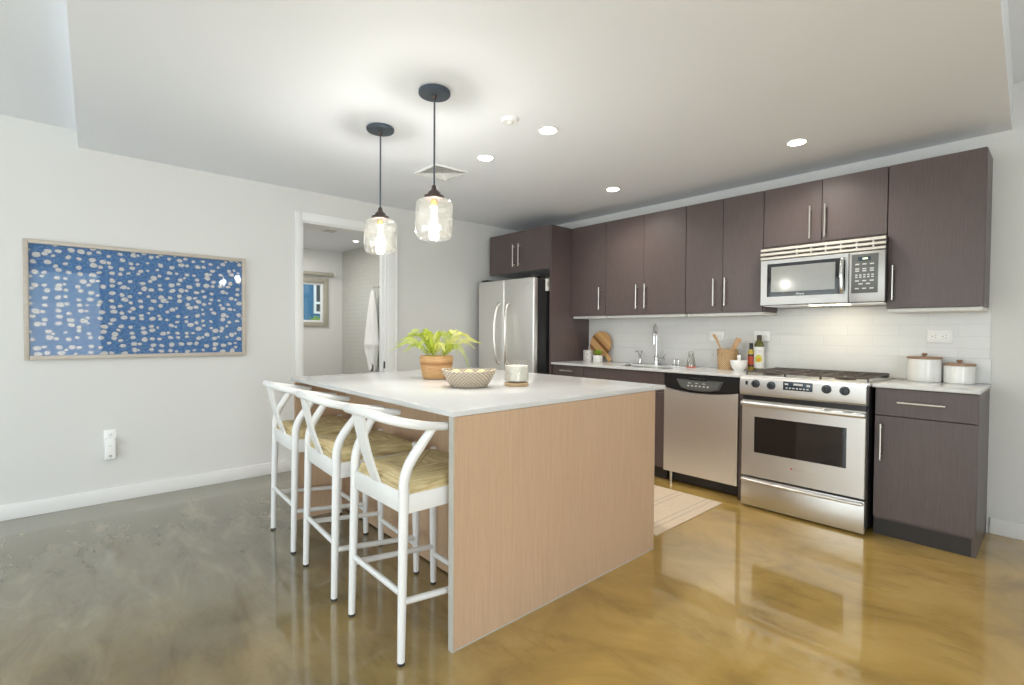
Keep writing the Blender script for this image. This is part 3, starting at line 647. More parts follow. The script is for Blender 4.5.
for gx0, gx1 in ((-1.525, -1.275), (-1.27, -1.06), (-1.055, -.800)):
    m = MB(); cx = (gx0 + gx1) / 2; z = .960; r = .0052
    pts = [(gx0, 3.655, z), (gx1, 3.655, z), (gx1, 4.145, z), (gx0, 4.145, z), (gx0, 3.655, z)]
    for p, q_ in zip(pts, pts[1:]): m.tube([p, q_], r, 8)
    m.tube([(gx0, 3.90, z), (gx1, 3.90, z)], r, 8); m.tube([(cx, 3.655, z), (cx, 4.145, z)], r, 8)
    for yy in (3.78, 4.03):
        m.tube([(gx0, yy, z), (cx - .03, yy, z + .003)], r, 8); m.tube([(gx1, yy, z), (cx + .03, yy, z + .003)], r, 8)
    for p in pts[:4]: m.tube([p, (p[0], p[1], .9375)], r, 8)
    m.build('grate', M['iron'], rg)

# ------------------------------------------------------------------ microwave over the stove
MF = 3.872; m0, m1, mz0, mz1 = -1.530, -.770, 1.440, 1.868
mw = thing('microwave', 'stainless steel microwave mounted above the stove', 'microwave', (-1.15, 4.07, mz0))
MB().box(m0 + .004, m1 - .004, MF + .03, YW - .012, mz0, mz1, .003).build('body', M['black'], mw)
gv = MB(); gv.box(m0, m1, MF + .012, MF + .034, 1.776, mz1)
vg = gv.build('vent_back', M['iron'], mw)
for z in (1.787, 1.818, 1.848): MB().prism([(MF + .012, z - .009), (MF - .004, z - .007), (MF - .002, z + .006), (MF + .012, z + .013)], 'x', m0, m1).build('vent_slat', M['slat'], vg)
for i in range(6): MB().box(-1.29 + .09 * i, -1.282 + .09 * i, MF + .0, MF + .014, 1.78, 1.860).build('vent_rib', M['slat'], vg)
w0, w1, wz0, wz1 = -1.483, -1.030, 1.515, 1.712
md = MB(); x0, x1, z0, z1 = m0, -.968, mz0 + .004, 1.774
md.holed(x0, x1, z0, z1, w0, -.987, 1.504, 1.745, MF, MF + .03)
mdoor = md.build('door', M['steelm'], mw)
MB().box(w0 - .001, -.986, MF + .002, MF + .022, 1.503, 1.746).build('door_surround', M['blackgloss'], mdoor)
MB().box(-1.456, -1.045, MF + .0005, MF + .003, 1.537, 1.722, .001, 1).build('window', M['mwglass'], mdoor)
text('logo_lettering', 'Amana', .019, (-1.262, MF + .001, 1.519), (math.radians(90), 0, 0), M['label'], mdoor, .35)
MB().tube(spline([(-.998, MF + .004, 1.736), (-1.000, MF - .026, 1.722), (-1.001, MF - .036, 1.625), (-1.000, MF - .026, 1.528), (-.998, MF + .004, 1.514)], 8), .013, 14).build('handle', M['chrome'], mdoor)
MB().box(-.966, m1, MF, MF + .03, mz0 + .004, 1.774, .004).build('control_frame', M['steelm'], mw)
kp = MB().box(-.952, -.806, MF - .003, MF + .004, 1.502, 1.756, .0028).build('keypad', M['graypad'], mw)
MB().box(-.915, -.845, MF - .0045, MF - .0025, 1.712, 1.738, .001, 1).build('display', M['display'], kp)
m = MB(); m.box(-.89, -.862, MF - .0052, MF - .0044, 1.720, 1.731); m.build('display_digits', M['lcd'], kp)
m = MB()
for zz, n_ in ((1.690, 3), (1.660, 3), (1.646, 3), (1.620, 5), (1.606, 5), (1.582, 3), (1.562, 2), (1.532, 3)):
    for i in range(n_):
        xx = -.879 + (i - (n_ - 1) / 2) * (.04 if n_ <= 3 else .022); w_ = .011 if n_ <= 3 else .006
        MB().box(xx - w_, xx + w_, MF - .0045, MF - .0028, zz - .004, zz + .004).build('key_label', M['paleprint'], kp)
MB().box(-1.22, -.98, 3.93, 3.99, mz0 - .006, mz0 + .001, .002).build('lamp_lens', M['hoodlamp'], mw)
MB().box(m0 + .01, m1 - .01, MF + .035, 4.2, mz0 - .003, mz0 + .002).build('underside', M['steel'], mw)
area('cooktop_lamp', (-1.08, 4.06, mz0 - .012), (0, 0, 0), .22, .06, 0.55, (1.0, .86, .64))

# ------------------------------------------------------------------ fridge
f0, f1, ff = -4.415, -3.528, 3.462; fd = ff + .065
fr = thing('fridge', 'stainless steel french door fridge with curved handles and black sides', 'fridge', ((f0 + f1) / 2, 3.86, 0))
MB().box(f0 + .008, f1 - .004, fd + .006, 4.20, .03, 1.775, .006).build('body', M['black'], fr)
for x in (f0 + .07, f1 - .07):
    for y in (fd + .06, 4.1): MB().cyl((x, y, 0), (x, y, .032), .02, 12).build('foot', M['black'], fr)
for a, b, hx in ((f0, -3.981, -4.050), (-3.976, f1, -3.905)):
    dd = MB().box(a, b, ff, fd, .640, 1.785, .014, 3).build('door', M['steel'], fr)
    s_ = 1 if hx > -3.978 else -1
    MB().tube(spline([(hx, ff + .002, 1.540), (hx + .004 * s_, ff - .035, 1.50), (hx + .012 * s_, ff - .058, 1.38), (hx + .016 * s_, ff - .064, 1.225), (hx + .012 * s_, ff - .058, 1.06), (hx + .004 * s_, ff - .035, .93), (hx, ff + .002, .895)], 8), .0145, 14).build('handle', M['nickel'], dd)
fz = MB().box(f0, f1, ff, fd, .06, .630, .014, 3).build('freezer_drawer', M['steel'], fr)
MB().tube(spline([(f0 + .08, ff, .54), (f0 + .12, ff - .05, .545), ((f0 + f1) / 2, ff - .062, .55), (f1 - .12, ff - .05, .545), (f1 - .08, ff, .54)], 8), .0125, 14).build('handle', M['nickel'], fz)
for x in (f0 + .065, f1 - .045): MB().box(x - .05, x + .05, ff + .03, fd + .10, 1.786, 1.808, .006).build('hinge_cover', M['black'], fr)
stk = MB().box(f1 - .0042, f1 - .0025, 3.63, 3.72, 1.655, 1.775).build('sticker', M['label'], fr); MB().box(f1 - .0026, f1 - .002, 3.655, 3.70, 1.70, 1.75).build('sticker_print', M['edge'], stk)
MB().box(-3.63, -3.59, ff - .0015, ff + .001, 1.722, 1.732).build('badge', M['nickel'], fr)

# ------------------------------------------------------------------ kitchen island
isl = thing('kitchen_island', 'pale oak kitchen island with a white stone top', 'kitchen island', (-2.45, 1.85, 0))
IX0, IX1, IY0, IY1 = -3.372, -1.545, 1.090, 2.594; IZ = .93
MB().box(IX0, IX1, IY0, IY1, IZ - .023, IZ, .003).build('stone_slab', M['quartz'], isl)
for a, b in ((-1.572, -1.552), (-3.322, -3.302)):
    MB().box(a, b, 1.098, 2.488, .006, .906, .001, 1).build('end_panel', M['oak'], isl)
m = MB(); m.box(-1.5525, -1.5445, 1.0925, 1.0975, .0, .906); m.box(-1.5725, -1.5525, 1.0925, 1.0978, 0, .906); m.box(-1.5525, -1.5460, 1.0975, 2.488, 0, .006); m.build('edge_trim', M['edge'], isl)
MB().box(-1.5518, -1.5465, 1.0975, 2.488, .006, .906).build('veneer_face', M['oak'], isl)
for a, b in ((-3.300, -2.762), (-2.760, -2.162), (-2.160, -1.574)):
    MB().box(a, b, 1.432, 1.450, .01, .906, .0008, 1).build('back_panel', M['oak'], isl)
MB().box(-3.300, -1.574, 1.452, 2.44, .1, .905).build('carcass', M['oak'], isl)
MB().box(-3.300, -1.574, 2.36, 2.38, 0, .099).build('toe_kick', M['kick'], isl)
for a, b in ((-3.300, -2.912), (-2.909, -2.466), (-2.463, -2.020), (-2.017, -1.574)):
    dd = MB().box(a, b, 2.442, 2.462, .105, .903, .001, 1).build('door', M['oak'], isl)
    bar(MB(), (b - .04, 2.462, .62), (b - .04, 2.462, .82), (0, 1, 0)).build('handle', M['nickel'], dd)

# ------------------------------------------------------------------ bar stools
def make_stool(loc, label):
    t = thing('bar_stool', label, 'stool', loc, 0, 'white wishbone stools at the island')
    wp = M['white_paint']
    for s in (-1, 1):
        pts = spline([(s * .212, -.205, .012), (s * .210, -.199, .30), (s * .207, -.192, .60), (s * .207, -.190, .68), (s * .213, -.170, .745), (s * .224, -.122, .815), (s * .234, -.085, .866)], 6)
        n = len(pts); rr = [.0145 + (.0195 - .0145) * min(1, i / (n * .35)) if i < n * .75 else .0195 - .0045 * (i - n * .75) / (n * .25) for i in range(n)]
        lg = MB().tube(pts, rr, 16).build('leg', wp, t, local=True)
        MB().lathe([(.0132, 0), (.0136, .014)], (s * .212, -.205, 0), 14).build('foot_pad', M['rubber'], lg, local=True)
    for s in (-1, 1):
        pts = [(s * .214, .212, .012), (s * .212, .210, .3), (s * .209, .208, .58), (s * .208, .208, .664), (s * .208, .208, .672)]
        lg = MB().tube(pts, [.0145, .0185, .0195, .0185, .014], 16).build('leg', wp, t, local=True)
        MB().lathe([(.0132, 0), (.0136, .014)], (s * .214, .212, 0), 14).build('foot_pad', M['rubber'], lg, local=True)
    MB().box(-.205, .205, -.203, -.180, .560, .638, .004).build('rear_apron', wp, t, local=True)
    MB().box(-.205, .205, .197, .219, .556, .628, .004).build('front_apron', wp, t, local=True)
    for s in (-1, 1):
        m = MB(); m.box(-.011, .011, -.19, .208, .556, .628, .004)
        for v_ in m.bm.verts: v_.co.x += s * .207
        m.build('side_apron', wp, t, local=True)
    # seat
    m = MB(); N = 28; grid = []
    for j in range(N + 1):
        row = []
        for i in range(N + 1):
            u = -1 + 2 * i / N; w_ = -1 + 2 * j / N
            uu = math.copysign(abs(u) ** .7, u); ww = math.copysign(abs(w_) ** .7, w_)
            hw = .203
            e = max(abs(uu), abs(ww)); cre = abs(abs(uu) - abs(ww))
            z = .640 + .044 * math.sqrt(max(0, 1 - e ** 7)) - .012 * (1 - e) - .004 * math.exp(-(cre / .06) ** 2) * e
            row.append(m.bm.verts.new((uu * (hw + .012), ww * .207 + .012, z)))
        grid.append(row)
    for j in range(N):
        for i in range(N): m.bm.faces.new((grid[j][i], grid[j][i + 1], grid[j + 1][i + 1], grid[j + 1][i]))
    bd = [grid[0][i] for i in range(N)] + [grid[j][N] for j in range(N)] + [grid[N][i] for i in range(N, 0, -1)] + [grid[j][0] for j in range(N, 0, -1)]
    lo = [m.bm.verts.new((v_.co.x * .995, v_.co.y * .995, .624)) for v_ in bd]; m.bridge(bd, lo); m.bm.faces.new(lo)
    # notch the corners round the legs
    for v_ in m.bm.verts:
        ax_, ay_ = abs(v_.co.x), v_.co.y
        if ay_ < -.170 and ax_ > .175: v_.co.x *= .90; v_.co.y = max(v_.co.y, -.180)
    m.build('seat', M['rush'], t, local=True, ang=70)
    half = [(.220, .030, .858), (.230, -.05, .869), (.242, -.12, .881), (.226, -.19, .896), (.172, -.24, .910), (.09, -.272, .922)]
    rail = spline(half + [(0, -.281, .926)] + [(-x, y, z) for x, y, z in reversed(half)], 6)
    n = len(rail); rr = [.0155 + .003 * math.sin(math.pi * i / (n - 1)) for i in range(n)]; rr[0] *= .8; rr[-1] *= .8
    MB().tube(rail, rr, 16).build('back_rail', wp, t, local=True)
    m = MB(); prev = None
    for k in range(13):
        f = k / 12; z = .622 + f * .292; y = -.192 - .082 * f - .010 * math.sin(math.pi * f); w_ = .033 + .014 * f ** 2
        r = m.ring([(-w_, y - .006, z), (w_, y - .006, z), (w_, y + .006, z), (-w_, y + .006, z)])
        if prev: m.bridge(prev, r)
        else: m.bm.faces.new(r[::-1])
        prev = r
    m.bm.faces.new(prev); m.build('back_slat', wp, t, local=True)
    MB().tube([(-.21, -.200, .262), (.21, -.200, .262)], [.012, .012], 14).build('stretcher', wp, t, local=True)
    MB().tube([(-.212, .210, .150), (.212, .210, .150)], .0125, 14).build('stretcher', wp, t, local=True)
    for s in (-1, 1): MB().tube([(s * .210, -.200, .232), (s * .212, .210, .186)], .0125, 14).build('stretcher', wp, t, local=True)
    return t
st = make_stool((-1.828, 1.118, 0), 'white wishbone bar stool beside the oak end panel, largest of the three')
dup(st, (-2.412, 1.122, 0), -.055, 'white wishbone bar stool in the middle of the three at the island')
dup(st, (-3.036, 1.146, 0), -.045, 'white wishbone bar stool at the end of the row, closest to the blue picture')

# ------------------------------------------------------------------ pendants, downlights, ceiling fittings
def make_pendant(loc, label):
    t = thing('pendant_lamp', label, 'pendant lamp', loc, 0, 'glass pendants over the island')
    MB().lathe([(.078, 0), (.082, -.004), (.082, -.018), (.078, -.023)], (0, 0, 0), 40).build('canopy', M['slatecap'], t, local=True)
    MB().lathe([(.013, -.026), (.010, -.045), (.005, -.05)], (0, 0, 0), 16).build('cord_grip', M['bronze'], t, local=True)
    MB().cyl((0, 0, -.04), (0, 0, -.50), .0048, 12).build('stem', M['slatecap'], t, local=True)
    MB().lathe([(.007, -.484), (.013, -.492), (.014, -.505), (.024, -.516), (.032, -.524), (.033, -.538), (.052, -.541), (.054, -.556), (.045, -.560)], (0, 0, 0), 32).build('socket_cap', M['bronze'], t, local=True)
    prof = [(.046, -.558), (.070, -.561), (.088, -.569), (.0965, -.583), (.0975, -.615), (.0975, -.705), (.096, -.735), (.088, -.755), (.074, -.765)]
    inner = [(r - .003, z + (.003 if r < .08 and z < -.7 else 0)) for r, z in reversed(prof)]
    MB().lathe(prof + inner, (0, 0, 0), 48, cap0=False, cap1=False).build('glass_shade', M['seedglass'], t, local=True)
    MB().lathe([(.017, -.559), (.018, -.585), (.015, -.592)], (0, 0, 0), 20).build('lamp_holder', M['brass'], t, local=True)
    MB().lathe([(.008, -.591), (.011, -.61), (.0135, -.64), (.0135, -.69), (.009, -.715), (.003, -.722)], (0, 0, 0), 20).build('bulb', M['bulb'], t, local=True)
    return t
def pendant_light(loc):
    d = bpy.data.lights.new('pendant_light', 'POINT'); d.energy = 17; d.shadow_soft_size = .03; d.color = (1, .97, .93)
    o = bpy.data.objects.new('pendant_light', d); COL.objects.link(o); o.location = (loc[0], loc[1], loc[2] - .665)
pl = make_pendant((-2.208, 1.436, ZC), 'clear glass pendant lamp over the island, nearer the middle of the worktop')
pl['label'] = 'larger looking glass pendant lamp, hanging closer to the ceiling vent and dark cabinets'
pendant_light((-2.208, 1.436, ZC)); pendant_light((-2.828, 1.450, ZC))
dup(pl, (-2.828, 1.450, ZC), 0, 'smaller looking glass pendant lamp, hanging in front of the bathroom doorway')
def make_dl(loc, label):
    t = thing('downlight', label, 'ceiling light', loc, 0, 'round recessed ceiling lights')
    MB().lathe([(.060, -.001), (.066, -.003), (.064, -.007), (.056, -.008), (.050, -.005)], (0, 0, 0), 40, True, True).build('trim_ring', M['trim'], t, local=True)
    MB().lathe([(.049, -.0095), (.047, -.0075)], (0, 0, 0), 36).build('lens', M['lens'], t, local=True)
    return t
DL = [((-2.150, 2.222), 'round recessed ceiling light beside the smoke detector'), ((-2.788, 2.244), 'round recessed ceiling light beside the square ceiling vent'),
      ((-2.640, 3.540), 'round recessed ceiling light above the sink cabinets'), ((-1.186, 3.540), 'round recessed ceiling light in front of the microwave cabinet')]
dl = None
for (x, y), lab in DL:
    if dl is None: dl = make_dl((x, y, ZC), lab)
    else: dup(dl, (x, y, ZC), 0, lab)
    d = bpy.data.lights.new('downlight_beam', 'SPOT'); d.energy = 46; d.spot_size = math.radians(150); d.spot_blend = 0.9; d.shadow_soft_size = .05; d.color = (1, .95, .87)
    o = bpy.data.objects.new('downlight_beam', d); COL.objects.link(o); o.location = (x, y, ZC - .02)
sd = thing('smoke_detector', 'flat white round detector on the ceiling', 'smoke detector', (-2.196, 1.95, ZC))
MB().lathe([(.050, 0), (.050, -.012), (.044, -.018)], (-2.196, 1.95, ZC), 32).build('cover', M['trim'], sd)
MB().lathe([(.016, -.017), (.014, -.030)], (-2.196, 1.95, ZC), 20).build('sensor', M['trim'], sd)
av = thing('ceiling_vent', 'square white ceiling vent with slats near the doorway', 'vent', (-3.28, 2.20, ZC))
vx, vy, vs_ = -3.283, 2.200, .150
m = MB(); t = .018
m.box(vx - vs_, vx + vs_, vy - vs_, vy - vs_ + t, ZC - .012, ZC, .002); m.box(vx - vs_, vx + vs_, vy + vs_ - t, vy + vs_, ZC - .012, ZC, .002); m.box(vx - vs_, vx - vs_ + t, vy - vs_ + t, vy + vs_ - t, ZC - .012, ZC, .002); m.box(vx + vs_ - t, vx + vs_, vy - vs_ + t, vy + vs_ - t, ZC - .012, ZC, .002)
m.build('frame', M['trim'], av)
MB().box(vx - vs_ + t, vx + vs_ - t, vy - vs_ + t, vy + vs_ - t, ZC - .0025, ZC - .0005).build('duct_opening', M['edge'], av)
m = MB()
for i in range(6):   # slats that throw air four ways
    k = .028 + i * .021
    if i < 5:
        for p in ([(vx - k, vy - k), (vx + k, vy - k)], [(vx + k, vy - k), (vx + k, vy + k)], [(vx + k, vy + k), (vx - k, vy + k)], [(vx - k, vy + k), (vx - k, vy - k)]):
            a, b = p; ax = Vector((a[0], a[1], ZC - .012)); bx = Vector((b[0], b[1], ZC - .012)); c_ = (ax + bx) / 2 - Vector((vx, vy, ZC - .012)); c_.normalize()
            o2 = c_ * -.013 + Vector((0, 0, .008)); vv = [m.bm.verts.new(p_) for p_ in (ax, bx, bx + o2, ax + o2, ax - Vector((0, 0, .0015)), bx - Vector((0, 0, .0015)))]
            m.bm.faces.new(vv[:4]); m.bm.faces.new((vv[0], vv[1], vv[5], vv[4]))
m.build('slats', M['trim'], av)

# ------------------------------------------------------------------ picture and sockets on the left wall
pc = thing('framed_picture', 'long framed picture of pale pebbles on blue, on the white wall', 'picture', (WX + .02, .458, 1.425))
p0, p1, q0, q1 = -.197, 1.112, 1.029, 1.820; fw, fdp = .027, .034
m = MB(); m.box(WX + .002, WX + fdp, p0, p0 + fw, q0, q1, .003); m.box(WX + .002, WX + fdp, p1 - fw, p1, q0, q1, .003); m.box(WX + .002, WX + fdp, p0 + fw, p1 - fw, q0, q0 + fw, .003); m.box(WX + .002, WX + fdp, p0 + fw, p1 - fw, q1 - fw, q1, .003)
m.build('frame', wood('blond_frame', (0.46, 0.40, 0.34), (0.56, 0.50, 0.43), (0.62, 0.56, 0.49), grain=(20, 3, 20)), pc)
MB().box(WX + .003, WX + .012, p0 + fw, p1 - fw, q0 + fw, q1 - fw).build('artwork', M['art'], pc)
MB().box(WX + .022, WX + .024, p0 + fw, p1 - fw, q0 + fw, q1 - fw).build('glass', M['picglass'], pc)
def socket_plate(mb, w, h): return mb.box(-w / 2, w / 2, -.010, 0, -h / 2, h / 2, .002)
def make_outlet(loc, label):
    t = thing('wall_outlet', label, 'outlet', loc, 0, 'white outlets on the backsplash')
    socket_plate(MB(), .126, .084).build('cover_plate', M['plastic'], t, local=True)
    MB().box(-.052, .052, -.0125, -.009, -.017, .017, .002).build('socket_face', M['plastic'], t, local=True)
    for s in (-1, 1):
      m = MB()
      if 1:
        for dz in (-.007, .007): m.box(s * .026 - .001 + .004, s * .026 + .006 + .004, -.0132, -.012, dz - .0014, dz + .0014)
        m.box(s * .026 - .013, s * .026 - .007, -.0132, -.012, -.0024, .0024)
      m.build('slots', M['dark'], t, local=True)
    return t
yo = YW - .0097
ol = make_outlet((-2.044, yo, 1.210), 'white wall outlet on the backsplash behind the wicker utensil crock')
dup(ol, (-1.664, yo, 1.214), 0, 'white wall outlet on the backsplash above the olive oil bottle')
dup(ol, (-.548, yo, 1.222), 0, 'white wall outlet on the backsplash above the two white canisters')
t = thing('wall_outlet', 'white upright outlet low on the wall under the blue picture', 'outlet', (WX, .236, .46))
MB().box(WX, WX + .006, .2, .272, .40, .518, .002).build('cover_plate', M['plastic'], t)
MB().box(WX + .005, WX + .008, .219, .253, .468, .502, .002).build('socket_face', M['plastic'], t)
m = MB(); m.box(WX + .0078, WX + .0088, .228, .2295, .482, .491); m.box(WX + .0078, WX + .0088, .242, .2435, .482, .491); m.box(WX + .0078, WX + .0088, .234, .238, .472, .477); m.build('slots', M['dark'], t)
pg = thing('plug_in_device', 'small white plug-in unit with a grey dot in the low wall outlet', 'plug-in device', (WX + .03, .235, .37))
MB().box(WX + .0087, WX + .05, .202, .266, .312, .462, .008, 3).build('housing', M['plastic'], pg)
MB().cyl((WX + .049, .234, .338), (WX + .0515, .234, .338), .010).build('sensor_dot', M['edge'], pg)
MB().box(WX + .0495, WX + .0508, .224, .244, .408, .411).build('indicator', M['edge'], pg)

# ------------------------------------------------------------------ rug
rug = MB().box(-3.25, -1.632, 2.66, 3.528, 0.0, .008, .003).build('rug', M['rug']); props(rug, 'cream woven runner rug with thin grey stripes on the concrete floor', 'rug')

# ------------------------------------------------------------------ things on the island
PX, PY = -2.720, 1.790
fn = thing('potted_fern', 'bright green fern in a round banded wooden pot on the island', 'potted plant', (PX, PY, IZ))
MB().lathe([(.078, 0), (.086, .004), (.098, .05), (.104, .09), (.107, .118), (.106, .142), (.102, .147), (.097, .145), (.095, .12)], (PX, PY, IZ), 44, True, True).build('pot', M['planter'], fn)
MB().lathe([(.094, 0), (.06, .006), (.02, .01)], (PX, PY, IZ + .126), 28).build('soil', M['soil'], fn)
def frond(base, az, length, rise, droop, mat, wid=.028):
    roll = rroll.uniform(-.9, .9); m = MB(); dirv = Vector((math.cos(az), math.sin(az), 0)); side = Vector((-math.sin(az), math.cos(az), 0)); n = 24; pts = []
    for i in range(n + 1):
        f = i / n
        pts.append(Vector(base) + dirv * (length * (f - .12 * f * f)) + Vector((0, 0, rise * math.sin(min(1.0, f * 1.15) * math.pi * .62) - droop * f ** 3)) + side * (.02 * math.sin(f * 2 + az * 3)))
    m.tube(pts, [.0018 * (1 - .7 * i / n) for i in range(n + 1)], 6)
    for i in range(3, n + 1):
        f = i / n; w_ = wid * (math.sin(math.pi * min(1, .16 + f * .82)) ** .8) * (1.05 - .55 * f) + .003
        tg = (pts[min(n, i + 1)] - pts[i - 1]).normalized(); up = side.cross(tg); sd2 = side * math.cos(roll) + up * math.sin(roll)
        for s in (-1, 1):
            o = sd2 * s; p = pts[i]; c = up * (.12 * w_)
            q1 = p + o * (.45 * w_) + tg * (.0058) + c; q2 = p + o * w_ + tg * .010; q3 = p + o * (.45 * w_) - tg * .0035 + c
            vv = [m.bm.verts.new(x) for x in (p, q1, q2, q3)]; m.bm.faces.new(vv)
    m.build('frond', mat, fn, smooth=True, ang=180)
rf = random.Random(11); rroll = random.Random(5)
V = Vector((.669, .743, 0)); Fw = Vector((-.743, .669, 0))   # across and away from the room's diagonal
def az_of(side_, away): d = V * side_ + Fw * away; return math.atan2(d.y, d.x)
for side_, away, L, rise, droop, w_, mt in ((-1, -.25, .30, .135, .06, .034, 'fern'), (-1, .1, .27, .165, .04, .034, 'fern'), (-.9, -.7, .22, .12, .05, .03, 'fern'), (-.55, .6, .22, .21, .01, .03, 'fern'), (-.5, -.4, .19, .22, .02, .03, 'fern'),
     (.9, .1, .29, .15, .02, .03, 'fernlight'), (1, -.3, .23, .13, .17, .026, 'fern'), (.5, .5, .21, .22, .02, .03, 'fernlight'), (.45, -.5, .16, .20, .03, .03, 'fern'), (.95, .5, .27, .14, .05, .026, 'fernlight'), (0, -1, .17, .17, .05, .032, 'fern'),
     (.1, .9, .18, .2, .02, .03, 'fernlight'), (-.2, .1, .10, .22, .0, .03, 'fern'), (.2, -.1, .10, .21, .0, .03, 'fernlight'), (-.35, -.9, .17, .15, .05, .03, 'fern'), (.35, -.95, .16, .14, .06, .03, 'fernlight'), (-.75, .3, .20, .19, .02, .03, 'fern'), (.7, .25, .20, .2, .02, .028, 'fernlight'), (-.1, -.6, .13, .18, .02, .032, 'fernlight'), (.05, .4, .13, .2, 0, .03, 'fern'), (.8, -.7, .18, .13, .08, .026, 'fern'), (-.6, -.75, .15, .19, .02, .03, 'fern'),
     (-.85, -.45, .26, .15, .05, .034, 'fern'), (-.3, .8, .2, .2, .02, .032, 'fern'), (.6, -.25, .22, .17, .05, .032, 'fernlight'), (-.2, -.8, .14, .20, .02, .034, 'fern'), (.25, -.6, .13, .2, .02, .034, 'fern'), (.9, .35, .24, .19, .03, .03, 'fernlight'), (-.95, .35, .24, .19, .03, .032, 'fern')):
    a = az_of(side_, away); bp = (PX + .03 * math.cos(a), PY + .03 * math.sin(a), IZ + .130)
    frond(bp, a, L * 1.0, rise * .86, droop, M[mt], w_ * 1.0)
KX, KY = -2.185, 1.650
bk = thing('woven_basket', 'pale oval woven basket holding yellow fruit on the island', 'basket', (KX, KY, IZ), math.atan2(.743, .669))
MB().lathe([(.085, 0), (.10, .004), (.120, .035), (.138, .066), (.147, .084), (.148, .090), (.143, .092), (.138, .086), (.122, .055), (.112, .036)], (0, 0, 0), 56, True, True, 1.0, .78).build('basket_body', M['palebasket'], bk, local=True)
m = MB(); m.tube([(.1455 * math.cos(2 * math.pi * i / 48), .1455 * .78 * math.sin(2 * math.pi * i / 48), .089 + .006 * math.cos(4 * math.pi * i / 48)) for i in range(49)], .006, 8, caps=False); m.build('rim', M['palebasket'], bk, local=True)
def lemon(x, y, z, rz, label):
    m = MB(); m.lathe([(.004, -.042), (.010, -.038), (.022, -.028), (.029, -.008), (.029, .008), (.022, .028), (.010, .038), (.005, .043)], (0, 0, 0), 20); m.xf(Matrix.Rotation(math.radians(90), 4, 'X') @ Matrix.Identity(4))
    o = m.build('lemon', M['lemon']); o.location = (x, y, z); o.rotation_euler = (0, 0, rz); props(o, label, 'fruit', 'fruit in the woven basket')
ux, uy = .669, .743
for s_, a_, rz, lab in ((.072, .0, .3, 'pale yellow lemon in the basket, on the side toward the candle'), (-.072, .006, .1, 'pale yellow lemon in the basket, on the side toward the fern'), (0, -.004, -.15, 'pale yellow lemon in the basket, in the middle of the three')):
    lemon(KX + ux * s_ - uy * a_, KY + uy * s_ + ux * a_, IZ + .067, rz + math.atan2(.743, .669), lab)
CXx, CYy = -2.070, 1.900
cd = thing('candle_jar', 'cream candle in a clear glass jar on the island', 'candle', (CXx, CYy, IZ))
MB().lathe([(.066, 0), (.069, .004), (.069, .016), (.066, .019)], (CXx, CYy, IZ), 44).build('wooden_base', M['amber'], cd)
MB().lathe([(.064, .0195), (.068, .023), (.069, .142), (.0675, .144), (.066, .142), (.0652, .030), (.062, .027)], (CXx, CYy, IZ), 48, False, False).build('glass_jar', M['glass'], cd)
MB().lathe([(.061, .029), (.0642, .034), (.0642, .113), (.060, .115)], (CXx, CYy, IZ), 44).build('wax', M['wax'], cd)
m = MB(); m.tube([(CXx, CYy, IZ + .114), (CXx + .001, CYy, IZ + .124)], .0012, 8); m.build('wick', M['dark'], cd)

# ------------------------------------------------------------------ things on the long counter
cb_ = thing('cutting_board', 'round striped wooden cutting board leaning on the backsplash', 'cutting board', (-3.268, 4.21, WT))
m = MB(); n = 44; R = .134; poly = []
ha = math.radians(-50)
for i in range(n):
    a = ha + .17 + (2 * math.pi - .34) * i / (n - 1); poly.append((R * math.cos(a), R * math.sin(a)))
hd = Vector((math.cos(ha), math.sin(ha))); hs = Vector((-hd.y, hd.x))
for p in (hd * (R + .012) - hs * .018, hd * (R + .075) - hs * .020, hd * (R + .090) - hs * .012, hd * (R + .090) + hs * .012, hd * (R + .075) + hs * .020, hd * (R + .012) + hs * .018): poly.append((p.x, p.y))
m.prism(poly, 'y', -.009, .009); zmin = min(p[1] for p in poly)
m.xf(Matrix.Translation((-3.268, 4.198, WT + .0035 - zmin * math.cos(.13))) @ Matrix.Rotation(-.13, 4, 'X')); m.build('board', M['board'], cb_)
cup = thing('patterned_cup', 'white cup with a grey speckled pattern beside the cutting board', 'cup', (-3.335, 4.075, WT))
MB().lathe([(.046, 0), (.050, .004), (.051, .118), (.048, .120), (.046, .114), (.045, .010)], (-3.335, 4.075, WT), 36).build('cup_body', M['cup'], cup)
sx_, sy_ = -3.222, 4.095
sp_ = thing('potted_succulent', 'small green succulent in a square white pot by the cutting board', 'potted plant', (sx_, sy_, WT))
MB().box(sx_ - .036, sx_ + .036, sy_ - .036, sy_ + .036, WT, WT + .070, .006).build('pot', M['ceramic'], sp_)
m = MB(); rr = random.Random(3)
for i in range(34):
    a = i * 2.4; el = .45 + 1.0 * (i / 34); L = .064 - .018 * (i / 34)
    d = Vector((math.cos(a) * math.cos(el), math.sin(a) * math.cos(el), math.sin(el))); s_ = Vector((-math.sin(a), math.cos(a), 0)); b = Vector((sx_, sy_, WT + .070)) + d * .004
    m.tube([b, b + d * L * .5, b + d * L * .85 + Vector((0, 0, .003)), b + d * L + Vector((0, 0, .006))], [.004, .008, .005, .0008], 6, flat=.45, up=s_)
m.build('leaves', M['succ'], sp_)
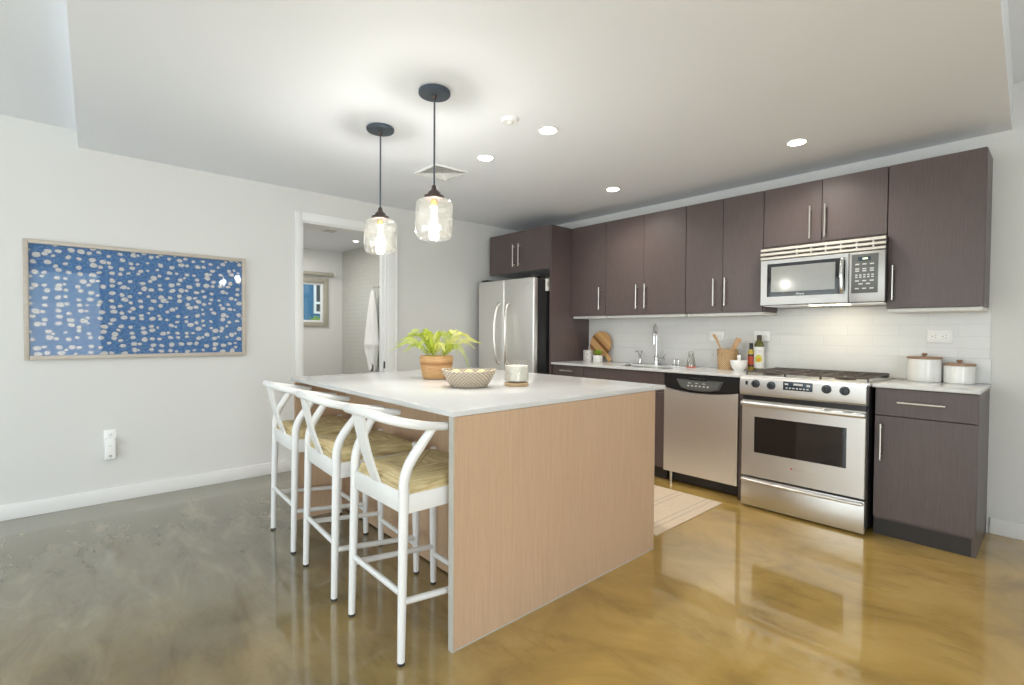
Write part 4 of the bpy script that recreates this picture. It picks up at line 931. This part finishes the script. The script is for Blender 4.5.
# faucet
fx, fy = -2.595, 4.185
fc = thing('kitchen_faucet', 'tall chrome gooseneck faucet with a side lever behind the sink', 'faucet', (fx, fy, WT))
MB().lathe([(.030, 0), (.030, .006), (.024, .012), (.022, .085), (.017, .095)], (fx, fy, WT), 28).build('base', M['chrome'], fc)
MB().tube(spline([(fx, fy, WT + .09), (fx, fy, WT + .22), (fx + .002, fy - .004, WT + .30), (fx + .012, fy - .028, WT + .355), (fx + .032, fy - .074, WT + .378), (fx + .052, fy - .12, WT + .355), (fx + .062, fy - .143, WT + .30)], 8), .0125, 16).build('gooseneck', M['chrome'], fc)
MB().tube([(fx + .062, fy - .143, WT + .302), (fx + .063, fy - .146, WT + .25), (fx + .064, fy - .148, WT + .20)], [.0145, .017, .015], 16).build('spray_head', M['chrome'], fc)
m = MB(); m.tube([(fx + .015, fy, WT + .055), (fx + .085, fy, WT + .055)], .016, 16); m.tube([(fx + .078, fy, WT + .055), (fx + .085, fy, WT + .10), (fx + .086, fy - .004, WT + .135)], [.008, .007, .005], 10); m.build('lever', M['chrome'], fc)
# soap dispenser (chrome, flared head)
x_, y_ = -2.762, 4.165
sd_ = thing('soap_pump', 'chrome soap pump with a flared head to the side of the faucet', 'soap dispenser', (x_, y_, WT))
MB().lathe([(.026, 0), (.024, .006), (.013, .018), (.011, .06), (.014, .085), (.018, .098)], (x_, y_, WT), 24).build('body', M['chrome'], sd_)
m = MB(); m.lathe([(.018, .098), (.024, .115), (.030, .128), (.028, .133)], (x_, y_, WT), 24); m.tube([(x_, y_, WT + .128), (x_ - .01, y_ - .05, WT + .126), (x_ - .012, y_ - .062, WT + .118)], .006, 10); m.build('pump_head', M['chrome'], sd_)
for i, (x_, lab) in enumerate(((-2.402, 'small chrome capped post behind the sink, the one closer to the faucet'), (-2.362, 'small chrome capped post behind the sink, the one closer to the glass bottle'))):
    ag = thing('air_gap', lab, 'air gap', (x_, 4.175, WT), 0, 'small chrome posts behind the sink')
    MB().lathe([(.014, 0), (.014, .004), (.010, .008), (.010, .050)], (x_, 4.175, WT), 20).build('body', M['chrome'], ag); MB().lathe([(.0115, .050), (.0115, .060), (.008, .066)], (x_, 4.175, WT), 20).build('cap', M['chrome'], ag)
x_, y_ = -2.205, 4.115
gb = thing('glass_bottle', 'small clear glass bottle with a red base near the sink', 'bottle', (x_, y_, WT))
MB().lathe([(.041, .010), (.040, .03), (.030, .085), (.022, .115), (.023, .135), (.021, .135), (.020, .115), (.028, .084), (.038, .03), (.039, .012)], (x_, y_, WT), 32, False, False).build('glass_body', M['clearwhite'], gb)
MB().lathe([(.041, 0), (.042, .003), (.042, .010), (.038, .011)], (x_, y_, WT), 32).build('base', plain('red_base', (.55, .13, .10), .3), gb)
MB().lathe([(.021, .130), (.0245, .132), (.0245, .142), (.018, .146)], (x_, y_, WT), 24).build('cap', M['edge'], gb)
# wicker crock with spoons
x_, y_ = -1.905, 4.172
cr = thing('utensil_crock', 'tan wicker utensil crock on the counter by the stove', 'crock', (x_, y_, WT))
MB().lathe([(.074, 0), (.077, .004), (.080, .10), (.082, .168), (.079, .172), (.075, .165), (.072, .012)], (x_, y_, WT), 44).build('crock_body', M['wicker'], cr)
for zz in (.11, .128, .146, .166): MB().tube([(x_ + .0825 * math.cos(2 * math.pi * i / 40), y_ + .0825 * math.sin(2 * math.pi * i / 40), WT + zz) for i in range(41)], .004, 8, caps=False).build('band', M['wicker'], cr)
sp1 = thing('wooden_spoon', 'wooden spoon leaning out of the crock away from the oil bottles', 'spoon', (x_ - .05, y_, WT + .1))
MB().tube([(x_ + .02, y_ - .03, WT + .02), (x_ - .055, y_ - .01, WT + .17), (x_ - .10, y_ + .005, WT + .25), (x_ - .125, y_ + .01, WT + .285), (x_ - .135, y_ + .012, WT + .298)], [.006, .007, .012, .015, .006], 12, flat=.5).build('spoon_body', M['beech'], sp1)
sp2 = thing('wooden_spatula', 'flat wooden spatula leaning out of the crock toward the oil bottles', 'spatula', (x_ + .04, y_, WT + .1))
MB().tube([(x_ - .02, y_ - .02, WT + .02), (x_ + .035, y_ - .005, WT + .165), (x_ + .05, y_, WT + .185), (x_ + .085, y_ + .008, WT + .25), (x_ + .092, y_ + .01, WT + .262)], [.007, .009, .020, .024, .021], 14, flat=.35, up=(.9, 0, -.35)).build('spatula_body', M['beech'], sp2)
x_, y_ = -1.762, 4.005
mo = thing('mortar', 'white ceramic mortar bowl in front of the wicker crock', 'mortar', (x_, y_ + .06, WT))
y2 = y_ + .055
MB().lathe([(.036, 0), (.038, .004), (.052, .025), (.062, .052), (.066, .082), (.064, .084), (.058, .078), (.050, .045), (.03, .015)], (x_, y2, WT), 40).build('bowl', M['ceramic'], mo)
pe = thing('pestle', 'white ceramic pestle standing in the mortar bowl', 'pestle', (x_, y2, WT + .03))
MB().tube([(x_ - .008, y2, WT + .032), (x_ - .004, y2, WT + .06), (x_, y2 + .002, WT + .088), (x_, y2 + .004, WT + .110), (x_, y2 + .004, WT + .126), (x_, y2 + .004, WT + .132)], [.018, .014, .011, .016, .014, .005], 16).build('pestle_body', M['ceramic'], pe)
x_, y_ = -1.722, 4.195
b1 = thing('oil_bottle', 'small golden oil bottle with a red label beside the mortar', 'bottle', (x_, y_, WT))
MB().lathe([(.021, 0), (.024, .004), (.024, .150), (.018, .168), (.013, .176), (.013, .19)], (x_, y_, WT), 28).build('bottle_body', M['gold'], b1)
MB().lathe([(.0145, .172), (.0145, .222), (.013, .225)], (x_, y_, WT), 22).build('cap', M['black'], b1)
MB().lathe([(.0245, .035), (.0245, .125)], (x_, y_, WT), 28, False, False).build('label', M['redlabel'], b1)
m = MB(); m.lathe([(.0248, .118), (.0248, .133)], (x_, y_, WT), 28, False, False); m.lathe([(.0248, .032), (.0248, .046)], (x_, y_, WT), 28, False, False); m.build('label_band', M['black'], b1)
x_, y_ = -1.662, 4.205
b2 = thing('oil_bottle', 'tall olive green oil bottle with a white avocado label beside the stove', 'bottle', (x_, y_, WT))
MB().lathe([(.034, 0), (.038, .005), (.038, .200), (.033, .222), (.020, .245), (.0165, .255), (.0165, .28)], (x_, y_, WT), 36).build('bottle_body', M['olive'], b2)
MB().lathe([(.018, .245), (.018, .288), (.0165, .291)], (x_, y_, WT), 24).build('cap', M['bronze'], b2)
lb = MB().lathe([(.0388, .022), (.0388, .196)], (x_, y_, WT), 40, False, False).build('label', M['label'], b2)
def patch(ang, dz, rx, rz, mat, name, rad=.0393):
    m = MB(); prev = None; c = m.bm.verts.new((x_ + rad * math.cos(ang), y_ + rad * math.sin(ang), WT + dz))
    for k in range(1, 7):
        rg_ = []
        for i in range(24):
            a = 2 * math.pi * i / 24; aa = ang + k / 6 * rx / rad * math.cos(a); rg_.append(m.bm.verts.new((x_ + rad * math.cos(aa), y_ + rad * math.sin(aa), WT + dz + k / 6 * rz * math.sin(a) * (1 + .25 * math.sin(a)))))
        if prev: m.bridge(prev, rg_)
        else:
            for i in range(24): m.bm.faces.new((c, rg_[i], rg_[(i + 1) % 24]))
        prev = rg_
    m.build(name, mat, lb)
fa = math.atan2(-4.205, 1.662)
patch(fa - .12, .094, .027, .032, M['avo'], 'avocado_print', .0396); patch(fa - .04, .090, .013, .015, M['avopit'], 'avocado_pit_print', .0401)
m = MB()
for k, (zz, hw) in enumerate(((.165, .35), (.157, .28), (.148, .18), (.05, .16), (.042, .12))):
    ps = [(x_ + .0393 * math.cos(fa + hw * (i / 6 - .5) * 2), y_ + .0393 * math.sin(fa + hw * (i / 6 - .5) * 2)) for i in range(7)]
    for p, p2 in zip(ps, ps[1:]): m.bm.faces.new([m.bm.verts.new(c) for c in ((p[0], p[1], WT + zz), (p2[0], p2[1], WT + zz), (p2[0], p2[1], WT + zz + .003), (p[0], p[1], WT + zz + .003))])
m.build('label_print', M['edge'], lb)
# canisters
def canister(x, y, r, h, label):
    t = thing('canister', label, 'canister', (x, y, WT), 0, 'white canisters with wooden lids')
    MB().lathe([(r - .004, 0), (r, .004), (r, h - .003), (r - .003, h)], (x, y, WT), 52).build('jar', M['ceramic'], t)
    l = MB().lathe([(r + .001, h + .0005), (r + .003, h + .003), (r + .003, h + .011), (r, h + .014)], (x, y, WT), 52).build('lid', M['lid'], t)
    MB().lathe([(.009, h + .013), (.008, h + .020), (.014, h + .026), (.016, h + .033), (.010, h + .037)], (x, y, WT), 24).build('knob', M['lid'], l)
canister(-.608, 4.160, .088, .146, 'larger white canister with a brown wooden lid, beside the stove')
canister(-.438, 4.172, .076, .110, 'smaller white canister with a brown wooden lid, at the counter end')
